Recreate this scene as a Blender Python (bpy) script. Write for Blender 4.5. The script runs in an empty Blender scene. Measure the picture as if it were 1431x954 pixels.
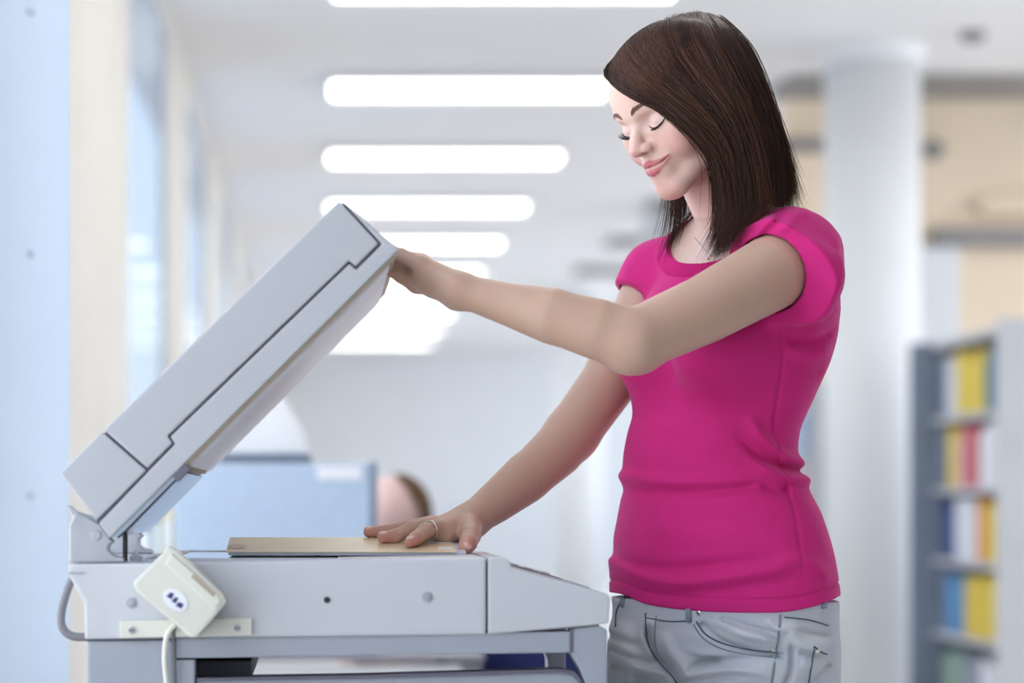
import bpy, bmesh, math, random
import numpy as np
from mathutils import Vector, Matrix

# ------------------------------------------------------------------ camera, world, exposure
F = 3380.0          # focal length in pixels of the 1431 px wide frame (85 mm lens)
ZC = 1.06           # camera height (m)
UX, UY = 450.0, 700.0   # where the level optical axis meets the frame (rising/shifted lens)
sc = bpy.context.scene
col = sc.collection
cam_d = bpy.data.cameras.new('camera')
cam = bpy.data.objects.new('camera', cam_d)
col.objects.link(cam)
cam.location = (0, 0, ZC)
cam.rotation_euler = (math.pi / 2, 0, 0)
cam_d.sensor_fit = 'HORIZONTAL'
cam_d.sensor_width = 36.0
cam_d.lens = 36.0 * F / 1431.0
cam_d.shift_x = (715.5 - UX) / 1431.0
cam_d.shift_y = (UY - 477.0) / 1431.0
cam_d.clip_start = 0.05
cam_d.clip_end = 200
cam_d.dof.use_dof = True
cam_d.dof.focus_distance = 3.17
cam_d.dof.aperture_fstop = 2.4
sc.camera = cam
sc.view_settings.view_transform = 'Standard'
sc.view_settings.look = 'None'
sc.view_settings.gamma = 1.0
sc.view_settings.use_curve_mapping = False
sc.view_settings.exposure = 0.92

def lin(c):
    c = np.array(c, float) / 255.0
    return tuple(np.where(c <= 0.04045, c / 12.92, ((c + 0.055) / 1.055) ** 2.4))

# daylight sky: pale at the horizon, bluer towards the zenith
W = bpy.data.worlds.new('sky'); sc.world = W; W.use_nodes = True
nt = W.node_tree; nt.nodes.clear()
wo = nt.nodes.new('ShaderNodeOutputWorld'); wb = nt.nodes.new('ShaderNodeBackground')
tc = nt.nodes.new('ShaderNodeTexCoord'); sep = nt.nodes.new('ShaderNodeSeparateXYZ')
rmp = nt.nodes.new('ShaderNodeValToRGB')
nt.links.new(tc.outputs['Generated'], sep.inputs[0]); nt.links.new(sep.outputs['Z'], rmp.inputs[0])
rmp.color_ramp.elements[0].position = 0.0; rmp.color_ramp.elements[0].color = (0.91, 0.96, 1.0, 1)
rmp.color_ramp.elements[1].position = 0.6; rmp.color_ramp.elements[1].color = (0.62, 0.75, 0.96, 1)
e = rmp.color_ramp.elements.new(.11); e.color = (.80, .90, 1.0, 1)
nt.links.new(rmp.outputs[0], wb.inputs[0]); wb.inputs[1].default_value = 1.7
nt.links.new(wb.outputs[0], wo.inputs[0])
LAMP = 3.3          # radiance of the fluorescent diffusers

def P(px, py, Y):
    return Vector(((px - UX) * Y / F, Y, ZC + (UY - py) * Y / F))

# ------------------------------------------------------------------ materials
MATS = {}
def mat(name, rgb, rough=0.5, metal=0.0, var=0.0, vscale=8.0, bump=0.0, bscale=60.0, spec=0.5, **kw):
    if name in MATS: return MATS[name]
    m = bpy.data.materials.new(name); m.use_nodes = True; MATS[name] = m
    n = m.node_tree.nodes; l = m.node_tree.links; b = n['Principled BSDF']
    c = lin(rgb)
    b.inputs['Base Color'].default_value = (*c, 1); b.inputs['Roughness'].default_value = rough
    b.inputs['Metallic'].default_value = metal; b.inputs['Specular IOR Level'].default_value = spec
    t = n.new('ShaderNodeTexCoord')
    if var:
        ns = n.new('ShaderNodeTexNoise'); ns.inputs['Scale'].default_value = vscale; ns.inputs['Detail'].default_value = 4
        l.new(t.outputs['Object'], ns.inputs['Vector'])
        r = n.new('ShaderNodeValToRGB')
        r.color_ramp.elements[0].position = .3; r.color_ramp.elements[1].position = .7
        r.color_ramp.elements[0].color = (*[x * (1 - var) for x in c], 1)
        r.color_ramp.elements[1].color = (*[min(1, x * (1 + var)) for x in c], 1)
        l.new(ns.outputs['Fac'], r.inputs[0]); l.new(r.outputs[0], b.inputs['Base Color'])
    if bump:
        nb = n.new('ShaderNodeTexNoise'); nb.inputs['Scale'].default_value = bscale; nb.inputs['Detail'].default_value = 3
        l.new(t.outputs['Object'], nb.inputs['Vector'])
        bp = n.new('ShaderNodeBump'); bp.inputs['Strength'].default_value = bump; bp.inputs['Distance'].default_value = 0.002
        l.new(nb.outputs['Fac'], bp.inputs['Height']); l.new(bp.outputs['Normal'], b.inputs['Normal'])
    for k, v in kw.items(): b.inputs[k].default_value = v
    return m

def emat(name, rgb, strength):
    m = bpy.data.materials.new(name); m.use_nodes = True
    b = m.node_tree.nodes['Principled BSDF']
    b.inputs['Base Color'].default_value = (.8, .8, .8, 1)
    b.inputs['Emission Color'].default_value = (*lin(rgb), 1); b.inputs['Emission Strength'].default_value = strength
    return m

mat('wall_cream', (232, 226, 218), .8, var=.03, vscale=3, bump=.1, bscale=80)
mat('wall_white', (236, 238, 242), .8, var=.02, vscale=3, bump=.1, bscale=80)
mat('wall_warm_lit', (246, 226, 200), .8, var=.05, vscale=2, bump=.1, bscale=60)  # beige stands in for warm light falling on this wall
mat('ceiling', (240, 237, 237), .9, var=.02, vscale=2, bump=.15, bscale=120)
mat('floor', (232, 230, 228), .35, var=.06, vscale=6)
mat('blue_paint', (238, 246, 255), .45, var=.02, vscale=5, bump=.05, bscale=40)
mat('bolt', (224, 236, 252), .4)
mat('copier', (200, 201, 205), .45, var=.015, vscale=12, bump=.06, bscale=500)
mat('copier_light', (182, 183, 188), .45, var=.015, vscale=12, bump=.06, bscale=500)
mat('copier_dark', (104, 99, 114), .6, var=.05, vscale=20)
mat('copier_grey', (164, 168, 177), .5, var=.02, vscale=10, bump=.05, bscale=400)
mat('black', (36, 34, 42), .5, var=.05, vscale=30)
mat('steel', (168, 170, 176), .38, metal=.7, var=.06, vscale=40)
mat('pad_white', (238, 238, 242), .35, var=.01, vscale=10)
mat('pad_tan', (178, 160, 142), .6, var=.05, vscale=20)
mat('cream_plastic', (222, 220, 208), .45, var=.02, vscale=20)
mat('label_white', (240, 240, 244), .4, var=.01, vscale=20)
mat('label_blue', (52, 50, 120), .4, var=.05, vscale=60)
mat('cable_grey', (120, 116, 122), .5, var=.05, vscale=40)
mat('book_cover', (226, 205, 168), .35, var=.05, vscale=14)
mat('paper', (205, 210, 222), .8, var=.05, vscale=90)
mat('print_orange', (236, 208, 172), .35, var=.05, vscale=40)
mat('print_tan', (205, 178, 146), .4, var=.05, vscale=40)
mat('column_white', (242, 243, 245), .7, var=.02, vscale=3, bump=.08, bscale=60)
mat('fixture_white', (226, 226, 228), .5, var=.02, vscale=6)
mat('fixture_grey', (150, 146, 144), .6, var=.04, vscale=6)
mat('shelf_grey', (206, 206, 210), .55, var=.03, vscale=5)
mat('shelf_dark', (130, 142, 160), .6, var=.05, vscale=6)
mat('divider_blue', (188, 204, 224), .8, var=.03, vscale=30, bump=.1, bscale=300)
mat('desk_white', (240, 238, 238), .4, var=.02, vscale=5)
mat('desk_grey', (150, 146, 154), .5, var=.03, vscale=8)
mat('navy', (28, 38, 92), .85, var=.15, vscale=25, bump=.2, bscale=200)
mat('glass', (255, 255, 255), .02, **{'Transmission Weight': 1.0, 'IOR': 1.01})
mat('glass_tinted', (146, 155, 166), .02, **{'Transmission Weight': 1.0, 'IOR': 1.01})
mat('gold', (214, 208, 200), .18, metal=1.0, var=.03, vscale=60)

# ------------------------------------------------------------------ mesh helpers
def tag(o, label=None, cat=None, group=None, kind=None):
    if label: o['label'] = label
    if cat: o['category'] = cat
    if group: o['group'] = group
    if kind: o['kind'] = kind
    return o

def empty(name, loc, label, cat, group=None):
    o = bpy.data.objects.new(name, None); col.objects.link(o); o.location = loc
    o.empty_display_size = .05
    return tag(o, label, cat, group)

def link(name, me, m, parent=None, smooth=False):
    o = bpy.data.objects.new(name, me); col.objects.link(o)
    if m: me.materials.append(MATS[m] if isinstance(m, str) else m)
    if smooth:
        me.polygons.foreach_set('use_smooth', [True] * len(me.polygons))
    if parent:
        o.parent = parent
        if parent.type == 'EMPTY': o.matrix_parent_inverse = Matrix.Translation(-Vector(parent.location))
    return o

def obj(name, bm, m, parent=None, smooth=False):
    bmesh.ops.recalc_face_normals(bm, faces=bm.faces)
    me = bpy.data.meshes.new(name); bm.to_mesh(me); bm.free()
    return link(name, me, m, parent, smooth)

def bev(bm, r, seg=2):
    if r > 0:
        bmesh.ops.bevel(bm, geom=list(bm.edges), offset=r, segments=seg, affect='EDGES', profile=.7, clamp_overlap=True)

def box(x0, x1, y0, y1, z0, z1, r=0.0, bm=None):
    b = bmesh.new()
    v = [b.verts.new((x, y, z)) for x in (x0, x1) for y in (y0, y1) for z in (z0, z1)]
    for f in ((0, 1, 3, 2), (4, 6, 7, 5), (0, 4, 5, 1), (2, 3, 7, 6), (0, 2, 6, 4), (1, 5, 7, 3)):
        b.faces.new([v[i] for i in f])
    bmesh.ops.recalc_face_normals(b, faces=b.faces)
    bev(b, r)
    if bm is None: return b
    me = bpy.data.meshes.new('t'); b.to_mesh(me); b.free(); bm.from_mesh(me); bpy.data.meshes.remove(me)
    return bm

def prism(poly, y0, y1, r=0.0, bm=None):
    """poly = list of (x, z); extruded in depth"""
    b = bmesh.new()
    a = [b.verts.new((x, y0, z)) for x, z in poly]; c = [b.verts.new((x, y1, z)) for x, z in poly]
    b.faces.new(a); b.faces.new(c[::-1]); n = len(poly)
    for i in range(n): b.faces.new((a[i], c[i], c[(i + 1) % n], a[(i + 1) % n]))
    bmesh.ops.recalc_face_normals(b, faces=b.faces)
    bev(b, r)
    if bm is None: return b
    me = bpy.data.meshes.new('t'); b.to_mesh(me); b.free(); bm.from_mesh(me); bpy.data.meshes.remove(me)
    return bm

def pxz(pts, Y):
    return [((x - UX) * Y / F, ZC + (UY - y) * Y / F) for x, y in pts]

def catmull(pts, n=8):
    p = np.array(pts, float); out = []
    q = np.vstack([2 * p[0] - p[1], p, 2 * p[-1] - p[-2]])
    for i in range(1, len(q) - 2):
        for t in np.linspace(0, 1, n, endpoint=False):
            out.append(.5 * (2 * q[i] + (q[i + 1] - q[i - 1]) * t + (2 * q[i - 1] - 5 * q[i] + 4 * q[i + 1] - q[i + 2]) * t * t + (3 * q[i] - q[i - 1] - 3 * q[i + 1] + q[i + 2]) * t ** 3))
    out.append(p[-1])
    return np.array(out)

def tube(pts, r, seg=8, bm=None, close=False):
    b = bm or bmesh.new(); pts = [Vector(p) for p in pts]; n = len(pts); rings = []
    rr = r if hasattr(r, '__len__') else [r] * n
    up = Vector((0.13, .21, 1)).normalized(); prev = None
    for i, p in enumerate(pts):
        if close: t = pts[(i + 1) % n] - pts[i - 1]
        else: t = pts[min(i + 1, n - 1)] - pts[max(i - 1, 0)]
        t.normalize()
        u = (prev if prev is not None else up); u = u - t * u.dot(t)
        if u.length < 1e-4: u = Vector((1, 0, 0)) - t * t.x
        u.normalize(); prev = u; w = t.cross(u)
        rings.append([b.verts.new(p + (u * math.cos(a) + w * math.sin(a)) * rr[i]) for a in [2 * math.pi * k / seg for k in range(seg)]])
    m = n if close else n - 1
    for i in range(m):
        A, B = rings[i], rings[(i + 1) % n]
        for k in range(seg): b.faces.new((A[k], A[(k + 1) % seg], B[(k + 1) % seg], B[k]))
    if not close:
        b.faces.new(rings[0][::-1]); b.faces.new(rings[-1])
    return b

def disc_y(cx, cz, r, y0, y1, seg=24, rim=0.0):
    """round stud whose axis runs in depth"""
    return prism([(cx + r * math.cos(2 * math.pi * k / seg), cz + r * math.sin(2 * math.pi * k / seg)) for k in range(seg)], y0, y1, rim)

def lathe_z(prof, cx, cy, seg=40):
    b = bmesh.new(); rings = []
    for r, z in prof:
        rings.append([b.verts.new((cx + r * math.cos(2 * math.pi * k / seg), cy + r * math.sin(2 * math.pi * k / seg), z)) for k in range(seg)])
    for A, B in zip(rings, rings[1:]):
        for k in range(seg): b.faces.new((A[k], A[(k + 1) % seg], B[(k + 1) % seg], B[k]))
    b.faces.new(rings[0][::-1]); b.faces.new(rings[-1])
    return b

def struct(name, bm, m, label=None):
    return tag(obj(name, bm, m), label, None, None, 'structure')

# ------------------------------------------------------------------ the setting
CEIL = ZC + 2.185
WX = -0.69
YEND = 36.0
struct('floor', box(-0.99, 7.0, -4.0, YEND + .2, -0.12, 0.0), 'floor', 'grey smooth floor running the length of the hall')
struct('ceiling', box(-0.99, 7.0, -4.0, YEND + .2, CEIL, CEIL + .15), 'ceiling', 'pale grey flat ceiling of the hall')
# left wall: piers with tall window openings between them
wins = [(1.0, 3.7), (4.4, 6.4), (8.64, 10.85), (12.3, 14.6), (16.2, 18.6), (20.4, 23.0), (25.0, 28.0), (30.0, 33.5)]
ZS, ZH = 0.55, CEIL - 0.06
bm = bmesh.new(); y = -4.0
for a, b in wins:
    box(WX - .04, WX, y, a, 0, CEIL, bm=bm)
    box(WX - .04, WX, a, b, 0, ZS, bm=bm); box(WX - .04, WX, a, b, ZH, CEIL, bm=bm); y = b
box(WX - .04, WX, y, YEND, 0, CEIL, bm=bm)
struct('wall_left', bm, 'wall_cream', 'cream left wall pierced by tall windows')
for i, (a, b) in enumerate(wins):
    bm = bmesh.new(); t = .035; x0, x1 = WX - .036, WX - .004
    box(x0, x1, a, a + t, ZS, ZH, bm=bm); box(x0, x1, b - t, b, ZS, ZH, bm=bm)
    box(x0, x1, a + t, b - t, ZS, ZS + t, bm=bm); box(x0, x1, a + t, b - t, ZH - t, ZH, bm=bm)
    w = tag(obj('window_%d' % (i + 1), bm, 'fixture_white'), None, None, None, 'structure')
    obj('pane', box(WX - .022, WX - .018, a + t, b - t, ZS + t, ZH - t), 'glass_tinted' if a > 7 else 'glass', w)
def window(n, pane_box, frames, m='glass'):
    bm = bmesh.new()
    for f in frames: box(*f, bm=bm)
    w = tag(obj('window_%d' % n, bm, 'fixture_white'), None, None, None, 'structure'); obj('pane', box(*pane_box), m, w)
bm = bmesh.new()
for q in ((-.73, -.6, 0, CEIL), (1.0, 7.0, 0, CEIL), (-.6, 1.0, 0, .7), (-.6, 1.0, CEIL - .15, CEIL)): box(q[0], q[1], -4.1, -4.0, q[2], q[3], bm=bm)
struct('wall_near', bm, 'wall_white', 'white wall behind the camera, its window added for fill light')
window(20, (-.6, 1.0, -4.06, -4.05, .7, CEIL - .15), [(x, x + .05, -4.08, -4.02, .7, CEIL - .15) for x in (-.6, .2, .95)])  # unseen window, added to light the camera-facing surfaces
bm = bmesh.new()
for q in ((-4.1, 5.0, 0, CEIL), (35.4, YEND + .2, 0, CEIL), (5.0, 35.4, 0, .6), (5.0, 35.4, CEIL - .15, CEIL)): box(7.0, 7.1, q[0], q[1], q[2], q[3], bm=bm)
struct('wall_side', bm, 'wall_white', 'white wall right of the hall, its long windows added for light')
window(21, (7.04, 7.05, 5.0, 35.4, .6, CEIL - .15), [(7.02, 7.08, y, y + .06, .6, CEIL - .15) for y in np.arange(5.0, 35.4, 2.2)])  # unseen windows, added to flood the hall with daylight
struct('wall_back', box(-0.99, 7.0, YEND, YEND + .2, 0, CEIL), 'wall_white', 'pale blue-grey wall at the far end')
# side room wall on the right, warm light put into its beige, with its ledges
yb = 13.0
struct('wall_right', box(2.5, 6.2, yb, yb + .2, 0, CEIL), 'wall_warm_lit', 'wall behind the bookcase, beige to stand for warm light on it')
def wall_strip(name, px0, px1, py, h, d, m, n):
    a = P(px0, py, yb); b = P(px1, py, yb)
    return tag(obj(name, box(a.x, b.x, yb - d, yb - .001, a.z - h / 2, a.z + h / 2, .01), m), n, None, None, 'structure')
wall_strip('trim_1', 1300, 1500, 333, .10, .10, 'fixture_grey', 'grey ledge across the beige wall above the bookcase')
wall_strip('trim_2', 1365, 1500, 288, .08, .07, 'wall_warm_lit', 'short beige ledge high on the beige wall')
wall_strip('trim_3', 1092, 1150, 205, .07, .08, 'fixture_grey', 'short grey ledge left of the white column')
a = P(1282, 345, yb); b = P(1338, 600, yb)
struct('trim_4', box(a.x, b.x, yb - .05, yb - .001, 0, a.z, .01), 'wall_white', 'pale pilaster on the beige wall under the ledge')

# near pillar: light blue clad post with bolt heads
pl = empty('screen_panel', (-.56, 4.205, 0), 'pale blue frosted screen panel with bolt heads behind the copier', 'screen')
m_ = MATS['blue_paint']; n_ = m_.node_tree.nodes; l_ = m_.node_tree.links      # frosted: lets the daylight behind it glow through
tr_ = n_.new('ShaderNodeBsdfTranslucent'); tr_.inputs[0].default_value = (*lin((238, 246, 255)), 1); mx_ = n_.new('ShaderNodeMixShader'); mx_.inputs[0].default_value = .62
l_.new(n_['Principled BSDF'].outputs[0], mx_.inputs[1]); l_.new(tr_.outputs[0], mx_.inputs[2]); l_.new(mx_.outputs[0], n_['Material Output'].inputs[0])
obj('sheet', box(-.688, P(97, 0, 4.2).x, 4.2, 4.21, .001, CEIL - .001, .002), 'blue_paint', pl)
for k, by in enumerate((-320, 17, 355, 693, 1031)):
    c = P(42, by, 4.2)
    b = prism([(c.x + .0085 * math.cos(a), c.z + .0085 * math.sin(a)) for a in np.linspace(0, 2 * math.pi, 16, endpoint=False)], 4.1955, 4.2008, .002)
    obj('bolt', b, 'bolt', pl)

# round columns
def column(y, lab):
    c = empty('column', (2.66, y, 0), lab, 'column')
    obj('shaft', lathe_z([(.228, .1), (.228, CEIL - .08)], 2.66, y), 'column_white', c, True)
    obj('base', lathe_z([(.25, .001), (.25, .09), (.235, .1)], 2.66, y), 'column_white', c)
    obj('collar', lathe_z([(.235, CEIL - .08), (.25, CEIL - .07), (.25, CEIL - .001)], 2.66, y), 'column_white', c)
column(11.7, 'white round column standing between the woman and the bookcase')
column(24.9, 'distant white round column seen behind the outstretched far arm')
column(18.3, 'white round column hidden behind the standing woman')

# ceiling lights
diff = emat('diffuser', (255, 253, 246), LAMP)
ords = ['first', 'second', 'third', 'fourth', 'fifth', 'sixth', 'seventh', 'eighth', 'ninth', 'tenth'] + ['%s' % w for w in 'eleventh twelfth thirteenth fourteenth fifteenth sixteenth seventeenth eighteenth nineteenth twentieth twenty-first twenty-second twenty-third twenty-fourth twenty-fifth twenty-sixth twenty-seventh twenty-eighth'.split()]
def fixture(x0, x1, yc, lab, lit, group):
    f = empty('ceiling_light', ((x0 + x1) / 2, yc, CEIL), lab, 'ceiling light', group)
    h = .24; t = .025; z0 = CEIL - .045; z1 = CEIL - .001
    m = 'fixture_white' if lit else 'fixture_grey'
    bm = bmesh.new()
    box(x0 - t, x1 + t, yc - h - t, yc - h, z0, z1, bm=bm); box(x0 - t, x1 + t, yc + h, yc + h + t, z0, z1, bm=bm)
    box(x0 - t, x0, yc - h, yc + h, z0, z1, bm=bm); box(x1, x1 + t, yc - h, yc + h, z0, z1, bm=bm)
    obj('frame', bm, m, f)
    obj('diffuser', box(x0, x1, yc - h, yc + h, z0 + .01, z1), diff if lit else 'fixture_grey', f)
    return f
for n in range(10):
    fixture(0.05, 1.49, 10.1 + 2.53 * n, 'lit ceiling light panel, %s in the row counted from the top of the photo' % ords[n], True, 'lit ceiling lights down the hall')
for y, lab in ((7.57, 'lit ceiling light panel just beyond the pillar, above the frame'), (5.04, 'lit ceiling light panel over the desk, above the frame')):
    fixture(0.05, 1.49, y, lab, True, 'lit ceiling lights down the hall')
for n, y in enumerate((12.63, 15.16, 17.69, 20.22, 22.75)):
    fixture(2.42, 5.4 if n == 0 else 4.2, y, 'unlit grey ceiling light panel right of the lit row, %s from the camera' % ords[n], False, 'unlit ceiling lights')
fixture(4.3, 5.6, 11.2, 'added unseen light panel above the bookcase, right of the frame', True, 'added lights by the bookcase')  # added out of view to brighten the beige wall
fixture(4.3, 5.6, 8.6, 'added unseen light panel in front of the bookcase, right of the frame', True, 'added lights by the bookcase')  # second panel added out of view to brighten the bookcase side
# smoke detectors
def detector(px, py, lab, wall=False):
    if wall:
        c = P(px, py, yb); o = obj('wall_sensor', disc_y(c.x, c.z, .055, yb - .05, yb - .001, 24, .008), 'fixture_grey')
    else:
        y = F * 2.15 / (UY - py); c = P(px, py, y)
        o = obj('smoke_detector', lathe_z([(.03, CEIL - .05), (.05, CEIL - .045), (.06, CEIL - .02), (.06, CEIL - .001)], c.x, c.y, 24), 'fixture_grey')
    tag(o, lab, 'smoke detector' if not wall else 'wall sensor')
detector(1360, 55, 'small grey smoke detector on the ceiling, upper right')
detector(1303, 210, 'small grey round sensor high on the beige wall', True)

# ------------------------------------------------------------------ bookcases and books
COLS = {'yellow': (236, 208, 84), 'navy blue': (48, 74, 140), 'white': (236, 236, 244), 'red': (206, 96, 104), 'orange': (232, 150, 60),
        'sky blue': (96, 150, 198), 'pale green': (150, 176, 158), 'grey': (150, 158, 172), 'pink': (232, 190, 204), 'teal': (60, 120, 140), 'cream': (226, 214, 176)}
for k, v in COLS.items(): mat('book ' + k, v, .5, var=.06, vscale=20)
def bookcase(name_lab, X, y0, y1, top, shelves, rows, where, lab_n, depth=.32):
    bc = empty('bookcase', (X + depth / 2, (y0 + y1) / 2, 0), name_lab, 'bookcase')
    t = .03
    obj('end_panel', box(X - .01, X + depth + .25, y0 - t, y0, .001, top + .03, .003), 'shelf_grey', bc)
    obj('end_panel', box(X - .10, X + depth, y1, y1 + t, .001, top, .003), 'shelf_dark' if lab_n == 3 else 'shelf_grey', bc)
    obj('back_panel', box(X + depth - .02, X + depth, y0, y1, .001, top), 'shelf_dark', bc)
    obj('top_board', box(X, X + depth - .02, y0, y1, top - t, top), 'shelf_grey', bc)
    for z in shelves: obj('shelf', box(X, X + depth - .02, y0, y1, z - .025, z), 'shelf_grey', bc)
    random.seed(lab_n)
    names = ['top', 'second', 'third', 'fourth', 'lowest']
    for si, (z, row) in enumerate(zip(shelves, rows)):
        y = y0 + .012
        for bi, (c, n) in enumerate([(c, k) for c, n in row for k in range(n)]):
            w = random.uniform(.035, .055); h = random.uniform(.22, .285); d = random.uniform(.18, .23)
            if y + w > y1 - .01: break
            x0 = X + .02 + random.uniform(0, .015)
            bk = empty('book', (x0 + d / 2, y + w / 2, z), '%s book, %s from near end, %s shelf, %s' % (c, ords[bi], names[si], where), 'book', 'books in the ' + where)
            bm = box(x0, x0 + .004, y, y + w, z + .001, z + h)
            box(x0 + .004, x0 + d, y, y + .003, z + .001, z + h, bm=bm); box(x0 + .004, x0 + d, y + w - .003, y + w, z + .001, z + h, bm=bm)
            obj('cover', bm, 'book ' + c, bk)
            obj('pages', box(x0 + .004, x0 + d - .004, y + .003, y + w - .003, z + .004, z + h - .004), 'paper', bk)
            y += w + .003
X1 = (1395 - UX) * 10.0 / F
bookcase('tall grey library bookcase with colourful books right of the white column', X1, 10.0, 11.08, 1.785, [1.44, 1.12, .80, .47, .12],
         [[('sky blue', 3), ('teal', 3), ('yellow', 9), ('white', 3), ('grey', 4)], [('white', 8), ('red', 6), ('pink', 2), ('yellow', 3), ('grey', 4)],
          [('yellow', 5), ('orange', 3), ('white', 7), ('navy blue', 5), ('grey', 2)], [('yellow', 13), ('sky blue', 6), ('grey', 3)], [('white', 8), ('grey', 6), ('pale green', 6)]],
         'bookcase right of the column', 3)
X2 = 2.62
bookcase('low pale bookcase partly hidden behind the woman and the column', 2.42, 12.0, 12.9, 1.62, [1.27, .95, .62, .3],
         [[('sky blue', 8), ('white', 8)], [('pink', 8), ('white', 6)], [('white', 8), ('sky blue', 5)], [('pale green', 12)]],
         'low bookcase left of the column', 5, .3)

# ------------------------------------------------------------------ desk group behind the copier
yd = 5.3
dk = empty('desk', (0, yd + .35, 0), 'white office desk with grey end panel behind the copier', 'desk')
xr = P(645, 0, yd).x
obj('desktop', box(-.50, xr + .05, yd - .02, yd + .7, .71, .7255, .004), 'desk_grey', dk)
obj('modesty_panel', box(-.48, xr, yd, yd + .02, .12, .70), 'desk_white', dk)
obj('end_panel', box(xr, xr + .045, yd, yd + .68, .001, .70, .003), 'desk_grey', dk)
obj('end_panel', box(-.495, -.48, yd, yd + .68, .001, .70), 'desk_grey', dk)
dv = empty('desk_divider', (-.1, yd + .05, .725), 'pale blue fabric desk divider with a white label, behind the copier', 'divider')
a = P(243, 648, yd); b = P(524, 775, yd)
obj('panel', box(a.x, b.x, yd + .03, yd + .06, .7255, a.z, .008), 'divider_blue', dv)
obj('edge_post', box(b.x - .012, b.x + .006, yd + .027, yd + .063, .7255, a.z + .004, .003), 'shelf_dark', dv)
l0 = P(443, 651, yd); l1 = P(506, 670, yd)
obj('label', box(l0.x, l1.x, yd + .027, yd + .0305, l1.z, l0.z), 'label_white', dv)
# white printer standing on the desk behind the divider
pr = empty('printer', (-.06, yd + .36, .725), 'white desktop printer with paper tray behind the blue divider', 'printer')
yp = yd + .25
q = lambda pts: pxz(pts, yp)
zb = .7255
lft = (300 - UX) * yp / F; rgt = (437 - UX) * yp / F
zt = P(0, 634, yp).z
obj('body', box(lft, rgt, yp, yp + .3, zb, zt - .012, .01), 'copier_grey', pr)
obj('tray', box(lft + .01, rgt - .005, yp - .01, yp + .3, zt - .012, zt, .003), 'shelf_dark', pr)
obj('top_cover', prism(q([(308, 634), (430, 634), (426, 606), (400, 560), (360, 552), (318, 600)]), yp - .005, yp + .28, .01), 'desk_white', pr)
# binders at the left of the divider
for k, (px0, px1, pyt, c, lab) in enumerate(((196, 212, 712, 'grey', 'grey ring binder left of the blue divider, nearest the hinge'),
                                             (213, 226, 700, 'pale green', 'pale green ring binder between the grey and cream ones'),
                                             (227, 241, 694, 'cream', 'cream ring binder touching the blue divider'))):
    y0 = yd + .1; aa = P(px0, pyt, y0); bb = P(px1, 800, y0)
    t = empty('binder', ((aa.x + bb.x) / 2, y0 + .12, .7255), lab, 'binder', 'ring binders on the desk')
    obj('cover', box(aa.x, bb.x - .001, y0, y0 + .24, .7257, aa.z, .003), 'book ' + c, t)
    obj('spine_label', box(aa.x + .004, bb.x - .005, y0 - .001, y0 + .0005, aa.z - .12, aa.z - .05), 'label_white', t)

# ------------------------------------------------------------------ the copier
YN, YF = 2.90, 3.45
K = lambda pts, Y=YN: pxz(pts, Y)
cp = empty('photocopier', (.0, 3.17, 0), 'light grey office photocopier with its scanner lid raised', 'photocopier')
obj('scanner_body', prism(K([(95, 788), (679, 779), (679, 886), (118, 893), (118, 842), (95, 803)]), YN, YF, .004), 'copier', cp)
obj('front_cover', prism(K([(682, 779), (706, 779), (712, 783), (715, 793), (848, 829), (853, 835), (851, 871), (800, 876), (682, 886)]), YN, YF, .004), 'copier', cp)
obj('joint_filler', prism(K([(670, 784), (690, 784), (690, 880), (670, 880)]), YN + .004, YF - .004), 'copier_dark', cp)
# platen frame and glass
zt = ZC + (UY - 783) * YN / F
pf = bmesh.new(); x0, x1 = K([(200, 0)])[0][0], K([(660, 0)])[0][0]
zp = .9905
box(x0, x1, YN + .03, YN + .055, zt - .006, zp, bm=pf); box(x0, x1, YF - .055, YF - .03, zt - .006, zp, bm=pf)
box(x0, x0 + .03, YN + .055, YF - .055, zt - .006, zp, bm=pf); box(x1 - .03, x1, YN + .055, YF - .055, zt - .006, zp, bm=pf)
obj('platen_frame', pf, 'copier_light', cp)
mat('platen', (150, 170, 178), .04, var=.01)
obj('platen_glass', box(x0 + .03, x1 - .03, YN + .055, YF - .055, zt - .006, zp - .001), 'platen', cp)
# side marks: holes and screws
for (px, py, r, m, n) in ((457, 838, 4.5, 'black', 'screw_hole'), (597, 834, 7.5, 'copier_grey', 'hole_plug'), (184, 842, 7.5, 'copier_grey', 'hole_plug')):
    c = K([(px, py)])[0]; R = r * YN / F
    o = obj(n, disc_y(c[0], c[1], R, YN - .0015, YN + .002, 24, .0006), m, cp)
    if n == 'hole_plug': obj('screw', disc_y(c[0], c[1], R * .55, YN - .003, YN - .001, 16, .0006), 'steel', o)
obj('side_slot', prism(K([(96, 799), (118, 799), (118, 802), (96, 802)]), YN - .001, YN + .001), 'copier_grey', cp)
# control panel on the sloping front
s0 = K([(722, 795)])[0]; s1 = K([(842, 827)])[0]
dx, dz = s1[0] - s0[0], s1[1] - s0[1]; ln = math.hypot(dx, dz); ux, uz = dx / ln, dz / ln; nx, nz = -uz, ux
def on_slope(t0, t1, h): return [(s0[0] + ux * t0 + nx * -.002, s0[1] + uz * t0 - .002 * nz), (s0[0] + ux * t1 - nx * .002, s0[1] + uz * t1 - nz * .002),
                                 (s0[0] + ux * t1 + nx * h, s0[1] + uz * t1 + nz * h), (s0[0] + ux * t0 + nx * h, s0[1] + uz * t0 + nz * h)]
pn = obj('control_panel', prism(on_slope(.012, ln - .01, .0012), YN + .05, YF - .05, 0), 'copier_grey', cp)
obj('display', prism(on_slope(.02, ln - .03, .002), YN + .2, YN + .34, 0), 'black', pn)
for i in range(3):
    for j in range(3):
        obj('key', prism(on_slope(.022 + i * .022, .036 + i * .022, .004), YN + .4 + j * .03, YN + .42 + j * .03, .001), 'label_white', pn)
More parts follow.
